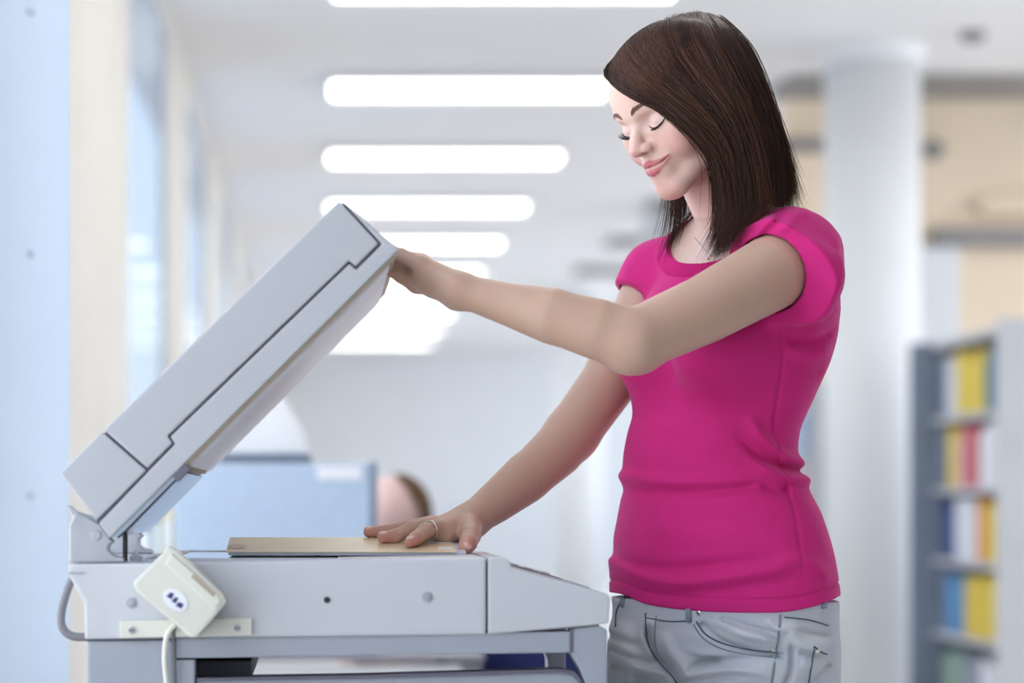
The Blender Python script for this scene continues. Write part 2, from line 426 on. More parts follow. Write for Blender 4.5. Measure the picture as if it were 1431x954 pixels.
# frame below the scanner
obj('lower_cabinet', prism(K([(121, 896), (243, 895), (243, 1050), (121, 1050)]), YN + .004, YF - .004, .004), 'copier_grey', cp)
obj('rear_leg', prism(K([(143, 1050), (243, 1050), (243, 1915), (143, 1915)]), YN + .03, YF - .03, .004), 'copier_grey', cp)
for n, (ya, yb_) in enumerate(((YN + .004, YN + .05), (YF - .05, YF - .004))):
    obj('top_rail', prism(K([(246, 892), (798, 882), (798, 912), (246, 920)]), ya, yb_, .003), 'copier_grey', cp)
    obj('post', prism(K([(246, 922), (272, 922), (272, 1905), (246, 1905)]), ya, yb_, .003), 'copier_grey', cp)
    if n == 0: obj('lower_rail', prism(K([(274, 951), (500, 947), (785, 939), (802, 942), (812, 954), (820, 985), (274, 985)]), ya + .006, yb_, .003), 'copier_grey', cp)
    if n == 0: obj('rail_edge', prism(K([(274, 948), (500, 944), (786, 935.5), (804, 939), (816, 954), (812, 956), (801, 943), (786, 940), (500, 948.5), (274, 952.5)]), ya + .002, yb_), 'copier_dark', cp)
    obj('front_post', prism(K([(800, 878), (838, 874), (849, 880), (852, 1905), (820, 1905), (820, 960), (811, 935), (798, 912)]), ya, yb_, .003), 'copier_grey', cp)
    c = obj('caster', lathe_z([(.022, .001), (.022, .04)], K([(835, 0)])[0][0], (ya + yb_) / 2, 20), 'black', cp)
    c = obj('caster', lathe_z([(.022, .001), (.022, .04)], K([(180, 0)])[0][0], (ya + yb_) / 2, 20), 'black', cp)
obj('post_joint', prism(K([(797, 878), (801, 878), (801, 912), (797, 912)]), YN + .0028, YN + .03), 'copier_dark', cp)
obj('seam', prism(K([(120, 888.5), (680, 881.5), (838, 869), (838, 875), (680, 889), (120, 897)]), YN + .008, YF - .008), 'copier_dark', cp)
mat('inner_grey', (112, 116, 130), .6, var=.04, vscale=12)
obj('inner_box', prism(K([(272, 921), (352, 920), (352, 947), (272, 949)], 3.05), 3.02, YF - .06, .003), 'inner_grey', cp)
obj('paper_drawer', prism(K([(274, 986), (820, 986), (820, 1400), (274, 1400)]), YN + .012, YF - .012, .004), 'copier', cp)
obj('lower_drawer', prism(K([(274, 1404), (820, 1404), (820, 1890), (274, 1890)]), YN + .012, YF - .012, .004), 'copier', cp)
# ---- lid
ld = obj('lid_cover', prism(K([(474, 280), (529, 340), (497, 372), (488, 364), (234, 609), (241, 619), (206, 654), (145, 600.5)]), YN, YF, .003), 'copier_light', cp)
obj('lid_frame', prism(K([(477.5, 280), (558, 348), (153, 752), (138, 731), (209, 657), (245, 620), (238, 610), (488.5, 368.5), (498, 377), (534, 341)]), YN, YF, .0025), 'copier_light', cp)
obj('lid_hinge_cover', prism(K([(84, 661), (142.5, 603), (204.5, 657), (135, 727)]), YN, YF, .003), 'copier_light', cp)
obj('lid_core', prism(K([(476, 284), (550, 349), (153, 745), (88, 661)]), YN + .005, YF - .005), 'copier_dark', cp)
obj('pad_backing', prism(K([(550, 354), (554, 358), (256, 656), (252, 652)], YN + .004), YN + .004, YF - .012), 'pad_tan', cp)
obj('platen_pad', prism(K([(541, 363), (544, 374), (536, 384), (268, 652), (260, 644)], YN + .02), YN + .016, YF - .04, .0008), 'pad_white', cp)
mat('pad_clear', (196, 214, 232), .15, var=.02, vscale=20)
obj('pad_edge', prism(K([(248, 656), (255, 660), (176, 740), (164, 750), (154, 750)], YN + .006), YN + .006, YF - .03, .0008), 'pad_clear', cp)
obj('pad_strip', prism(K([(258, 660), (180, 740), (166, 752), (164, 750), (177, 738), (256, 658)], YN + .004), YN + .003, YN + .009), 'black', cp)
obj('pad_clip', prism(K([(240, 664), (258, 648), (266, 655), (248, 673)], YN + .002), YN + .0, YN + .03, .001), 'copier_dark', cp)
# ---- hinges, strut, stop
for n, (ya, yb_) in enumerate(((YN + .012, YN + .05), (YF - .05, YF - .012))):
    h = obj('hinge', prism(K([(95, 786), (95, 735), (104, 716), (120, 722), (138, 733), (153, 754), (157, 757), (150, 762), (150, 770), (158, 777), (172, 780), (172, 786)]), ya, yb_, .002), 'steel', cp)
    obj('hinge_arm', prism(K([(91, 707), (95, 706), (104, 714), (130, 722), (150, 746), (146, 756), (116, 750), (98, 740), (100, 722)]), ya + .008, yb_ - .006, .001), 'steel', cp)
    c = K([(133, 748)])[0]; obj('pivot', disc_y(c[0], c[1], .006, ya - .003, ya + .002, 18, .001), 'steel', h)
    if n == 0: obj('strut', tube([(K([(172, 742)])[0][0], (ya + yb_) / 2, K([(172, 742)])[0][1]), (K([(172, 0)])[0][0], (ya + yb_) / 2, K([(0, 785)])[0][1])], .0032, 10), 'black', cp)
sp = obj('lid_stop', prism(K([(181, 783), (181, 777), (186, 775), (187, 769), (190, 769), (191, 775), (198, 777), (198, 783)], 3.0), 3.0, 3.012), 'steel', cp)
# ---- hose at the back
pts = catmull([(*K([p])[0],) for p in ((110, 790), (96, 806), (84, 835), (77.5, 866), (82, 884), (97, 893), (124, 893))], 8)
obj('power_cable', tube([(x, YN + .06, z) for x, z in pts], .0052, 12), 'cable_grey', cp, True)

# ------------------------------------------------------------------ card reader hung on the copier's side
cr = empty('card_reader', (K([(250, 0)])[0][0], YN - .03, K([(0, 890)])[0][1]), 'cream card reader box tilted on the copier side with cable', 'card reader')
obj('mounting_strip', prism(K([(168, 867), (352, 863), (352, 887), (168, 891)]), YN - .006, YN - .0003, .0015), 'cream_plastic', cr)
for px, py in ((184.5, 880), (331.5, 877)):
    c = K([(px, py)])[0]; o = obj('screw', disc_y(c[0], c[1], .0042, YN - .0085, YN - .0055, 18, .001), 'steel', cr)
    obj('screw_slot', box(c[0] - .003, c[0] + .003, YN - .0088, YN - .0082, c[1] - .0006, c[1] + .0006), 'black', o)
YR = YN - .055
R_ = lambda pts: pxz(pts, YR)
obj('case', prism(R_([(236, 763), (246, 769), (311, 830), (316, 842), (276, 889), (268, 892), (190, 826), (186, 814)]), YR, YN - .006, .005), 'cream_plastic', cr)
obj('case_lip', prism(R_([(240, 773), (305, 832), (309, 841), (300, 850), (232, 788)]), YR - .003, YR + .002, .0015), 'cream_plastic', cr)
obj('card_slot', prism(R_([(271, 801), (302, 829), (298, 834), (267, 806)]), YR - .0034, YR - .0028), 'pad_tan', cr)
c = R_([(245, 838)])[0]
lb = obj('label', prism([(c[0] + (.0165 * math.cos(a) * .8 + .011 * math.sin(a) * .6), c[1] + (-.0165 * math.cos(a) * .6 + .011 * math.sin(a) * .8)) for a in np.linspace(0, 2 * math.pi, 28, endpoint=False)], YR - .001, YR + .001), 'label_white', cr)
for (u0, u1, v0, v1) in ((-.011, -.004, -.003, .005), (-.003, .003, -.004, .004), (.004, .012, -.005, .002)):
    obj('printed_mark', prism([(c[0] + u * .8 + v * .6, c[1] - u * .6 + v * .8) for u, v in ((u0, v0), (u1, v0 + .001), (u1 - .001, v1), (u0 + .001, v1 - .001))], YR - .0013, YR - .0009), 'label_blue', lb)
pts = catmull([(*K([p])[0],) for p in ((246, 872), (238, 880), (233, 893), (231, 920), (234, 954), (238, 1000), (236, 1060))], 8)
obj('cable', tube([(x, YN - .012, z) for x, z in pts], .0034, 10), 'cream_plastic', cr, True)
pts = catmull([(*K([p])[0],) for p in ((244, 875), (243, 890), (244, 920), (245, 954), (244, 1000))], 8)
obj('cable', tube([(x, YN - .006, z) for x, z in pts], .0024, 10), 'cable_grey', cr, True)

# ------------------------------------------------------------------ open book lying face down on the platen
bk = empty('open_book', (.06, 3.2, zp), 'cream book lying open face down on the copier glass under the hand', 'book')
bx0 = P(316, 0, 3.07).x; bx1 = P(636, 0, 3.1).x
BY = [3.065, 3.10, 3.14, 3.175, 3.20, 3.225, 3.25, 3.285, 3.33, 3.365]
BH = [.0055, .0098, .0148, .019, .0215, .0215, .020, .0165, .010, .0055]
def book_z(y): return zp + np.interp(y, BY, BH)
def sheet(x0, x1, dz, th, ys, hs):
    b = bmesh.new(); L = []
    for y, h in zip(ys, hs):
        L.append([b.verts.new((x, y, zp + h + dz)) for x in (x0, x1)] + [b.verts.new((x, y, zp + max(h + dz - th, .0005))) for x in (x0, x1)])
    for A, B in zip(L, L[1:]):
        b.faces.new((A[0], A[1], B[1], B[0])); b.faces.new((A[2], B[2], B[3], A[3])); b.faces.new((A[0], B[0], B[2], A[2])); b.faces.new((A[1], A[3], B[3], B[1]))
    b.faces.new((L[0][0], L[0][2], L[0][3], L[0][1])); b.faces.new((L[-1][0], L[-1][1], L[-1][3], L[-1][2]))
    return b
cv = obj('cover', sheet(bx0, bx1, 0, .0012, BY, BH), 'book_cover', bk)
obj('pages', sheet(bx0 + .003, bx1 + .012, -.0014, .05, [BY[0] + .004] + BY[1:-1] + [BY[-1] - .004], BH), 'paper', bk)
def print_patch(name, px0, px1, y0, y1, m, lift=.0003):
    ys = np.linspace(y0, y1, 5); hs = np.interp(ys, BY, BH)
    obj(name, sheet(P(px0, 0, 3.1).x, P(px1, 0, 3.1).x, lift, .0003, list(ys), list(hs)), m, cv)
print_patch('cover_picture', 594, 634, 3.075, 3.19, 'print_orange')
print_patch('white_box', 612, 632, 3.085, 3.105, 'label_white', .0006)
print_patch('white_box', 600, 632, 3.14, 3.185, 'label_white', .0006)
ys = None
ov = bmesh.new(); oc = P(331, 0, 3.11)
vs = [ov.verts.new((oc.x + .012 * math.cos(a), 3.11 + .02 * math.sin(a), book_z(3.11 + .02 * math.sin(a)) + .0005)) for a in np.linspace(0, 2 * math.pi, 24, endpoint=False)]
ov.faces.new(vs); obj('oval_mark', ov, 'print_tan', cv)

# ------------------------------------------------------------------ implicit modelling (smooth unions of rounded volumes, meshed by surface nets)
BIG = 9.0
class Node:
    def __init__(s, c, R): s.c = np.array(c, float); s.R = float(R)
    def near(s, bc, br, m=.07): return bc is None or np.linalg.norm(bc - s.c) - s.R < br + m
class RC(Node):                               # round cone
    def __init__(s, a, b, ra, rb):
        s.a = np.array(a, float); s.d = np.array(b, float) - s.a; s.ra = ra; s.rb = rb; s.L = max(s.d @ s.d, 1e-12)
        super().__init__(s.a + s.d / 2, math.sqrt(s.L) / 2 + max(ra, rb))
    def ev(s, p, bc, br):
        if not s.near(bc, br): return None
        q = p - s.a; t = np.clip(q @ s.d / s.L, 0, 1)
        return np.sqrt(((q - t[:, None] * s.d) ** 2).sum(1)) - (s.ra + (s.rb - s.ra) * t)
class EL(Node):                               # ellipsoid, R = columns of axes
    def __init__(s, c, r, R=None):
        s.r = np.array(r, float); s.M = np.array(R, float) if R is not None else None; super().__init__(c, max(r))
    def ev(s, p, bc, br):
        if not s.near(bc, br): return None
        q = p - s.c
        if s.M is not None: q = q @ s.M
        k0 = np.sqrt(((q / s.r) ** 2).sum(1)) + 1e-9; k1 = np.sqrt(((q / s.r ** 2) ** 2).sum(1)) + 1e-9
        return k0 * (k0 - 1) / k1
class FN(Node):
    def __init__(s, f, c, R): s.f = f; super().__init__(c, R)
    def ev(s, p, bc, br): return s.f(p) if s.near(bc, br) else None
class U(Node):                                # smooth union
    def __init__(s, k, *n):
        s.k = k; s.n = [x for y in n for x in (y if isinstance(y, list) else [y])]
        c = np.mean([x.c for x in s.n], 0); super().__init__(c, max(np.linalg.norm(x.c - c) + x.R for x in s.n))
    def ev(s, p, bc, br):
        if not s.near(bc, br): return None
        d = None
        for x in s.n:
            e = x.ev(p, bc, br)
            if e is None: continue
            if d is None: d = e
            elif s.k <= 0: d = np.minimum(d, e)
            else:
                h = np.maximum(s.k - np.abs(d - e), 0) / s.k; d = np.minimum(d, e) - h * h * s.k * .25
        return d
class SUB(Node):                              # a minus b, smoothed
    def __init__(s, k, a, *b): s.k = k; s.a = a; s.b = b; super().__init__(a.c, a.R)
    def ev(s, p, bc, br):
        d = s.a.ev(p, bc, br)
        if d is None: return None
        for b in s.b:
            e = b.ev(p, bc, br)
            if e is None: continue
            e = -e; h = np.maximum(s.k - np.abs(d - e), 0) / s.k; d = np.maximum(d, e) + h * h * s.k * .25
        return d
class XF(Node):                               # child in a local frame: world = t + M @ local
    def __init__(s, M, t, n): s.M = np.array(M); s.t = np.array(t, float); s.n = n; super().__init__(s.t + s.M @ n.c, n.R)
    def ev(s, p, bc, br):
        if not s.near(bc, br): return None
        return s.n.ev((p - s.t) @ s.M, None if bc is None else (bc - s.t) @ s.M, br)
class OFF(Node):
    def __init__(s, n, o): s.n = n; s.o = o; super().__init__(n.c, n.R + max(o, 0))
    def ev(s, p, bc, br):
        d = s.n.ev(p, bc, br); return None if d is None else d - s.o
def chain(pts, rs, k=.0): return U(k, [RC(pts[i], pts[i + 1], rs[i], rs[i + 1]) for i in range(len(pts) - 1)])
def ev(n, p):
    d = n.ev(np.atleast_2d(np.asarray(p, float)), None, 0); return d
def grad(n, p, e=1e-3):
    p = np.atleast_2d(p); g = np.stack([ev(n, p + np.eye(3)[i] * e) - ev(n, p - np.eye(3)[i] * e) for i in range(3)], 1)
    return g / (np.linalg.norm(g, axis=1, keepdims=True) + 1e-9)
def snap(n, p, off=0.0, it=6):
    p = np.atleast_2d(np.array(p, float))
    for _ in range(it): p = p - (ev(n, p) - off)[:, None] * grad(n, p)
    return p
def surface(node, lo, hi, h, N=20):
    """surface nets on sparse blocks"""
    lo = np.array(lo, float); nb = np.ceil((np.array(hi) - lo) / (h * N)).astype(int); S = 4096
    g1 = np.arange(N + 1); G = np.stack(np.meshgrid(g1, g1, g1, indexing='ij'), -1).reshape(-1, 3)
    half = N * h * .5; hd = half * 1.7321
    gc = np.array([[x, y, z] for x in (0, .5, 1) for y in (0, .5, 1) for z in (0, .5, 1)]) * N * h
    VID, VP, Q = [], [], []
    cid = lambda a: (a[..., 0] * S + a[..., 1]) * S + a[..., 2]
    for bi in np.ndindex(*nb):
        o = np.array(bi) * N; bl = lo + o * h; bc = bl + half
        d = node.ev(bl + gc, bc, hd)
        if d is None or np.abs(d).min() > hd * .75 or False: continue
        d = node.ev(bl + G * h, bc, hd)
        if d is None: continue
        D = d.reshape(N + 1, N + 1, N + 1); I = D < 0
        if I.all() or not I.any(): continue
        sm = np.zeros((N, N, N), int); acc = np.zeros((N, N, N, 3)); cnt = np.zeros((N, N, N))
        sl = [slice(0, N), slice(1, N + 1)]
        for ax in range(3):
            oth = [a for a in range(3) if a != ax]
            A = [slice(None)] * 3; B = [slice(None)] * 3; A[ax] = sl[0]; B[ax] = sl[1]
            da, db = D[tuple(A)], D[tuple(B)]; cr = (da < 0) != (db < 0)
            t = np.where(cr, da / np.where(cr, da - db, 1), 0)
            for u in (0, 1):
                for v in (0, 1):
                    s_ = [slice(0, N)] * 3; s_[oth[0]] = sl[u]; s_[oth[1]] = sl[v]
                    c = cr[tuple(s_)]; cnt += c
                    acc[..., ax] += np.where(c, t[tuple(s_)], 0); acc[..., oth[0]] += c * u; acc[..., oth[1]] += c * v
            e = np.argwhere(cr[0:N, 0:N, 0:N])
            if len(e):
                inside = D[tuple(e.T)] < 0
                b_ = e + o; z = np.zeros(3, int); u = z.copy(); u[oth[0]] = 1; v = z.copy(); v[oth[1]] = 1
                q = np.stack([cid(b_ - u - v), cid(b_ - v), cid(b_), cid(b_ - u)], 1)
                fl = inside ^ (ax == 1); q = np.where(fl[:, None], q, q[:, ::-1]); Q.append(q)
        m = np.argwhere(cnt > 0)
        VID.append(cid(m + o)); VP.append(bl + (m + acc[tuple(m.T)] / cnt[tuple(m.T)][:, None]) * h)
    ids = np.concatenate(VID); vp = np.concatenate(VP); q = np.concatenate(Q)
    od = np.argsort(ids); ids = ids[od]; vp = vp[od]
    i = np.clip(np.searchsorted(ids, q), 0, len(ids) - 1); ok = (ids[i] == q).all(1)
    return vp, i[ok]
def mesh_np(name, v, f, m, parent, colors=None, smooth=True):
    me = bpy.data.meshes.new(name); k = f.shape[1]
    me.vertices.add(len(v)); me.vertices.foreach_set('co', np.asarray(v, np.float32).ravel())
    me.loops.add(f.size); me.loops.foreach_set('vertex_index', f.astype(np.int32).ravel())
    me.polygons.add(len(f)); me.polygons.foreach_set('loop_start', np.arange(0, f.size, k, dtype=np.int32))
    me.update(calc_edges=True); me.validate()
    if colors is not None:
        at = me.color_attributes.new('tint', 'FLOAT_COLOR', 'POINT')
        at.data.foreach_set('color', np.concatenate([colors, np.ones((len(v), 1))], 1).astype(np.float32).ravel())
    o = link(name, me, m, parent)
    if smooth: me.polygons.foreach_set('use_smooth', np.ones(len(me.polygons), bool))
    return o
def strands(pts, rad, seg=3):
    """pts (n,k,3), rad (n,k) -> tubes as one vertex/face set"""
    n, k, _ = pts.shape; t = np.gradient(pts, axis=1); t /= np.linalg.norm(t, axis=2, keepdims=True) + 1e-9
    u = np.cross(t, np.array([.31, .9, .2])); u /= np.linalg.norm(u, axis=2, keepdims=True) + 1e-9; w = np.cross(t, u)
    a = 2 * np.pi * np.arange(seg) / seg
    v = pts[:, :, None] + rad[:, :, None, None] * (u[:, :, None] * np.cos(a)[None, None, :, None] + w[:, :, None] * np.sin(a)[None, None, :, None])
    idx = np.arange(n * k * seg).reshape(n, k, seg); nx = np.roll(idx, -1, 2)
    f = np.stack([idx[:, :-1], nx[:, :-1], nx[:, 1:], idx[:, 1:]], -1).reshape(-1, 4)
    return v.reshape(-1, 3), f
Pn = lambda px, py, Y: np.array(P(px, py, Y))

# ------------------------------------------------------------------ materials of the woman
def tint_mat(name, rough, sss=0.0, bump=0.0, bscale=200.0, spec=.4):
    m = bpy.data.materials.new(name); m.use_nodes = True; MATS[name] = m
    n = m.node_tree.nodes; l = m.node_tree.links; b = n['Principled BSDF']
    a = n.new('ShaderNodeAttribute'); a.attribute_name = 'tint'
    t = n.new('ShaderNodeTexCoord'); ns = n.new('ShaderNodeTexNoise'); ns.inputs['Scale'].default_value = 35; ns.inputs['Detail'].default_value = 3
    l.new(t.outputs['Object'], ns.inputs['Vector'])
    mx = n.new('ShaderNodeMix'); mx.data_type = 'RGBA'; mx.blend_type = 'MULTIPLY'; mx.inputs[0].default_value = .12
    l.new(a.outputs['Color'], mx.inputs[6]); l.new(ns.outputs['Color'], mx.inputs[7]); l.new(mx.outputs[2], b.inputs['Base Color'])
    b.inputs['Roughness'].default_value = rough; b.inputs['Specular IOR Level'].default_value = spec
    if sss:
        b.inputs['Subsurface Weight'].default_value = sss; b.inputs['Subsurface Radius'].default_value = (1, .35, .2); b.inputs['Subsurface Scale'].default_value = .006
    if bump:
        nb = n.new('ShaderNodeTexNoise'); nb.inputs['Scale'].default_value = bscale; l.new(t.outputs['Object'], nb.inputs['Vector'])
        bp = n.new('ShaderNodeBump'); bp.inputs['Strength'].default_value = bump; bp.inputs['Distance'].default_value = .001
        l.new(nb.outputs['Fac'], bp.inputs['Height']); l.new(bp.outputs['Normal'], b.inputs['Normal'])
    return m
tint_mat('skin', .5, .25, .03, 700, .35)
tint_mat('denim', .85, 0, .5, 1600, .2)
mat('shirt_pink', (208, 44, 124), .8, var=.03, vscale=30, bump=.25, bscale=1400, spec=.15, **{'Sheen Weight': .3, 'Sheen Roughness': .35, 'Sheen Tint': (1.0, .35, .7, 1)})
mat('denim_seam', (140, 146, 158), .9, var=.06, vscale=200, spec=.2)
mat('denim_dark', (96, 101, 114), .9, var=.06, vscale=200, spec=.2)
mat('lash', (38, 26, 28), .6, var=.05)
mat('brow', (134, 98, 84), .7, var=.08, vscale=80)
mat('shoe', (224, 224, 228), .5, var=.03, vscale=20)
mh = mat('hair_brown', (84, 54, 40), .40, spec=.22)
n_ = mh.node_tree.nodes; l_ = mh.node_tree.links; b_ = n_['Principled BSDF']
a_ = n_.new('ShaderNodeAttribute'); a_.attribute_name = 'tint'; l_.new(a_.outputs['Color'], b_.inputs['Base Color'])

# ------------------------------------------------------------------ the woman
wm = empty('person', (.54, 3.24, 0), 'woman in pink t-shirt and grey jeans lifting the copier lid, hand on book', 'person')
rd = math.radians
# ---- head frame (x = her left, y = forward, z = up), millimetres
HS = .985e-3
def frame(yaw, pitch, roll):
    c, s = math.cos, math.sin
    fw = np.array([-c(yaw), -s(yaw), 0]); lf = np.array([s(yaw), -c(yaw), 0]); z = np.array([0, 0, 1.])
    f2 = c(pitch) * fw - s(pitch) * z; u2 = s(pitch) * fw + c(pitch) * z
    return np.stack([c(roll) * lf + s(roll) * u2, f2, c(roll) * u2 - s(roll) * lf], 1)
HM = frame(rd(31), rd(27), rd(6))
HC = np.array([.4845, 3.2, 1.566])
H = lambda x, y, z: HC + HM @ (np.array([x, y, z]) * HS)
def e_(c, r): return EL(np.array(c) * HS, np.array(r) * HS)
def r_(a, b, ra, rb): return RC(np.array(a) * HS, np.array(b) * HS, ra * HS, rb * HS)
mm = HS
both = lambda f: [f(1), f(-1)]
skull = U(18 * mm, e_((0, -6, 50), (74, 94, 80)), e_((0, 22, 58), (62, 66, 56)))
face = U(16 * mm, e_((0, 34, -4), (57, 50, 66)),
         both(lambda s: r_((s * 40, 24, -42), (s * 12, 70, -68), 17, 15)), e_((0, 74, -69), (17, 14, 14)),
         both(lambda s: e_((s * 42, 58, -10), (19, 19, 24))), both(lambda s: e_((s * 47, 50, 8), (18, 22, 12))),
         e_((0, 77, -36), (23, 16, 22)))
base = U(22 * mm, skull, face)
base = U(10 * mm, base, both(lambda s: r_((s * 8, 83, 40), (s * 40, 70, 44), 7, 6)))          # brow ridge
base = SUB(9 * mm, base, *both(lambda s: e_((s * 31, 88, 23), (17, 14, 11))))                     # eye sockets
nose = U(8 * mm, r_((0, 80, 30), (0, 96, 6), 6.2, 7.2), r_((0, 96, 6), (0, 102, -4), 7.2, 9.4), both(lambda s: e_((s * 12, 89.5, -7.5), (6.2, 12, 7.2))))
base = U(7 * mm, base, nose)
base = U(2.6 * mm, base, both(lambda s: e_((s * 31.5, 65.5, 21), (15.5, 13.6, 12.6))))          # lowered eyelids over the eyeballs
base = SUB(2.2 * mm, base, *both(lambda s: chain([np.array(q) * HS for q in ((s * 19, 81, 23.5), (s * 26, 82.5, 28), (s * 34, 81, 29), (s * 42, 75.5, 27.5), (s * 48, 68, 24))], [.7 * mm, 1.3 * mm, 1.4 * mm, 1.3 * mm, .7 * mm])))     # lid crease
base = U(4 * mm, base, both(lambda s: r_((s * 20, 77, 9), (s * 43, 68, 11), 4.5, 4)))          # lower lids
lipU = U(2.5 * mm, [chain([np.array(q) * HS for q in ((s * 29, 76.5, -27), (s * 20, 85, -29.5), (s * 9, 91.5, -29.5), (s * 3.5, 93.8, -27.8), (0, 93.6, -29))], [1.2 * mm, 2.4 * mm, 3.2 * mm, 3.6 * mm, 3.2 * mm]) for s in (1, -1)])
lipL = U(2.5 * mm, [chain([np.array(q) * HS for q in ((s * 28.5, 76, -28), (s * 20, 83.5, -35), (s * 9, 90, -39.5), (0, 91.2, -40.3))], [1.2 * mm, 2.8 * mm, 4.4 * mm, 4.8 * mm]) for s in (1, -1)])
base = U(3.2 * mm, base, lipU); base = U(3.2 * mm, base, lipL)
slit = U(0, [chain([np.array(q) * HS for q in ((s * 30.5, 79.5, -27), (s * 20, 89.5, -31.5), (s * 9, 96.5, -33.8), (0, 98.6, -34))], [1.2 * mm, 1.3 * mm, 1.2 * mm, 1.2 * mm]) for s in (1, -1)])
base = SUB(1.6 * mm, base, slit)
base = SUB(2.5 * mm, base, *both(lambda s: e_((s * 9.2, 96.5, -13.2), (3.6, 5.2, 3.6))))             # nostrils
base = SUB(3 * mm, base, *both(lambda s: r_((s * 18.5, 88, -1), (s * 18.5, 86, -13), 1.2, 1.4)))    # crease behind the nostril wing
base = SUB(5 * mm, base, *both(lambda s: r_((s * 33.5, 85, -22), (s * 31, 82, -32), 2.2, 1.0)))    # dimple beside the smile
ears = U(3 * mm, both(lambda s: e_((s * 72, -4, 8), (6, 15, 28))))
headL = U(4 * mm, base, ears)
head = XF(HM, HC, headL)

# ---- torso
TH = rd(38)
rows = [(1010, 868, 1150, 1.45, 3.25), (940, 866, 1158, 1.45, 3.25), (853, 862, 1160, 1.45, 3.25), (835, 860.5, 1159, 1.45, 3.25), (775, 862.5, 1151, 1.42, 3.25), (720, 871, 1136, 1.38, 3.25), (680, 877, 1118, 1.34, 3.25),
        (640, 877, 1106, 1.32, 3.25), (605, 883, 1108, 1.32, 3.25), (580, 890, 1117, 1.33, 3.25), (550, 892, 1130, 1.36, 3.25), (500, 897, 1150, 1.4, 3.25), (450, 905, 1158, 1.45, 3.25),
        (400, 920, 1145, 1.5, 3.255), (365, 938, 1115, 1.5, 3.26), (335, 962, 1085, 1.4, 3.265), (300, 985, 1062, 1.2, 3.27)]
tz, tcx, tcy, ta, tb = [], [], [], [], []
for y, xl, xr_, ro, Yc in rows:
    h = (xr_ - xl) / 2 * Yc / F; b = h / math.sqrt(math.cos(TH) ** 2 + ro ** 2 * math.sin(TH) ** 2)
    tz.append(ZC + (UY - y) * Yc / F); tcx.append(((xl + xr_) / 2 - UX) * Yc / F); tcy.append(Yc); ta.append(ro * b); tb.append(b)
tt = np.stack([tz, tcx, tcy, ta, tb], 1); tt = catmull(tt, 10)
_o = np.argsort(tt[:, 0]); tt = tt[_o]
TL = np.array([math.sin(TH), -math.cos(TH)]); TFW = np.array([-math.cos(TH), -math.sin(TH)])
TZ0 = tt[0, 0]; TZS = 1999 / (tt[-1, 0] - tt[0, 0]); _z = np.linspace(tt[0, 0], tt[-1, 0], 2000)
TT = np.stack([np.interp(_z, tt[:, 0], tt[:, k]) for k in (1, 2, 3, 4)], 1); TT = np.concatenate([TT, .95 * np.sqrt(TT[:, 2:3] * TT[:, 3:4])], 1)
def torso_f(p):
    z = p[:, 2]; i = np.clip((z - TZ0) * TZS, 0, 1998.999); j = i.astype(np.int32); w = (i - j)[:, None]
    T = TT[j] * (1 - w) + TT[j + 1] * w
    qx = p[:, 0] - T[:, 0]; qy = p[:, 1] - T[:, 1]
    l = (qx * TL[0] + qy * TL[1]) / T[:, 2]; f = (qx * TFW[0] + qy * TFW[1]) / T[:, 3]
    d = (np.sqrt(l * l + f * f) - 1) * T[:, 4]
    return np.maximum(d, np.maximum(z - tt[-1, 0], tt[0, 0] - z))
zlo, zhi = tt[0, 0], tt[-1, 0]
torso = FN(torso_f, (tcx[6], 3.25, (zlo + zhi) / 2), .42)
SL, SR = Pn(1106, 364, 3.125), Pn(922, 392, 3.37)      # shoulder joints
bust = U(.02, EL(Pn(921, 484, 3.245), (.060, .060, .058)), EL(Pn(1002, 484, 3.135), (.058, .058, .058)))
girdle = U(.03, RC(Pn(1040, 340, 3.22), SL, .045, .053), RC(Pn(985, 352, 3.31), SR, .043, .046), RC(SL, Pn(1118, 410, 3.14), .052, .046))
trunk = U(.035, U(.05, torso, bust), girdle)
neck = U(.025, chain([Pn(1028, 345, 3.262), Pn(1019, 300, 3.245), Pn(992, 235, 3.225)], [.055, .0475, .049]),
         RC(Pn(1036, 300, 3.255), Pn(1095, 335, 3.16), .03, .034), RC(Pn(1020, 305, 3.28), Pn(945, 362, 3.37), .03, .030))
# ---- near (left) arm
EL_ = Pn(884, 477, 2.975); WL = Pn(641, 404, 3.015)
armL = U(.012, chain([SL, Pn(1075, 383, 3.085), Pn(985, 432, 3.025), EL_], [.050, .0475, .0425, .0385], .0),
         chain([EL_, Pn(835, 460, 2.978), Pn(770, 441, 2.985), Pn(705, 423, 3.0), WL], [.0375, .0375, .0325, .0235, .0185]),
         chain([Pn(770, 441, 2.99), Pn(705, 424, 3.012), Pn(641, 406, 3.032)], [.031, .0235, .0180]),
         RC(Pn(878, 487, 2.985), Pn(893, 489, 2.99), .029, .028))
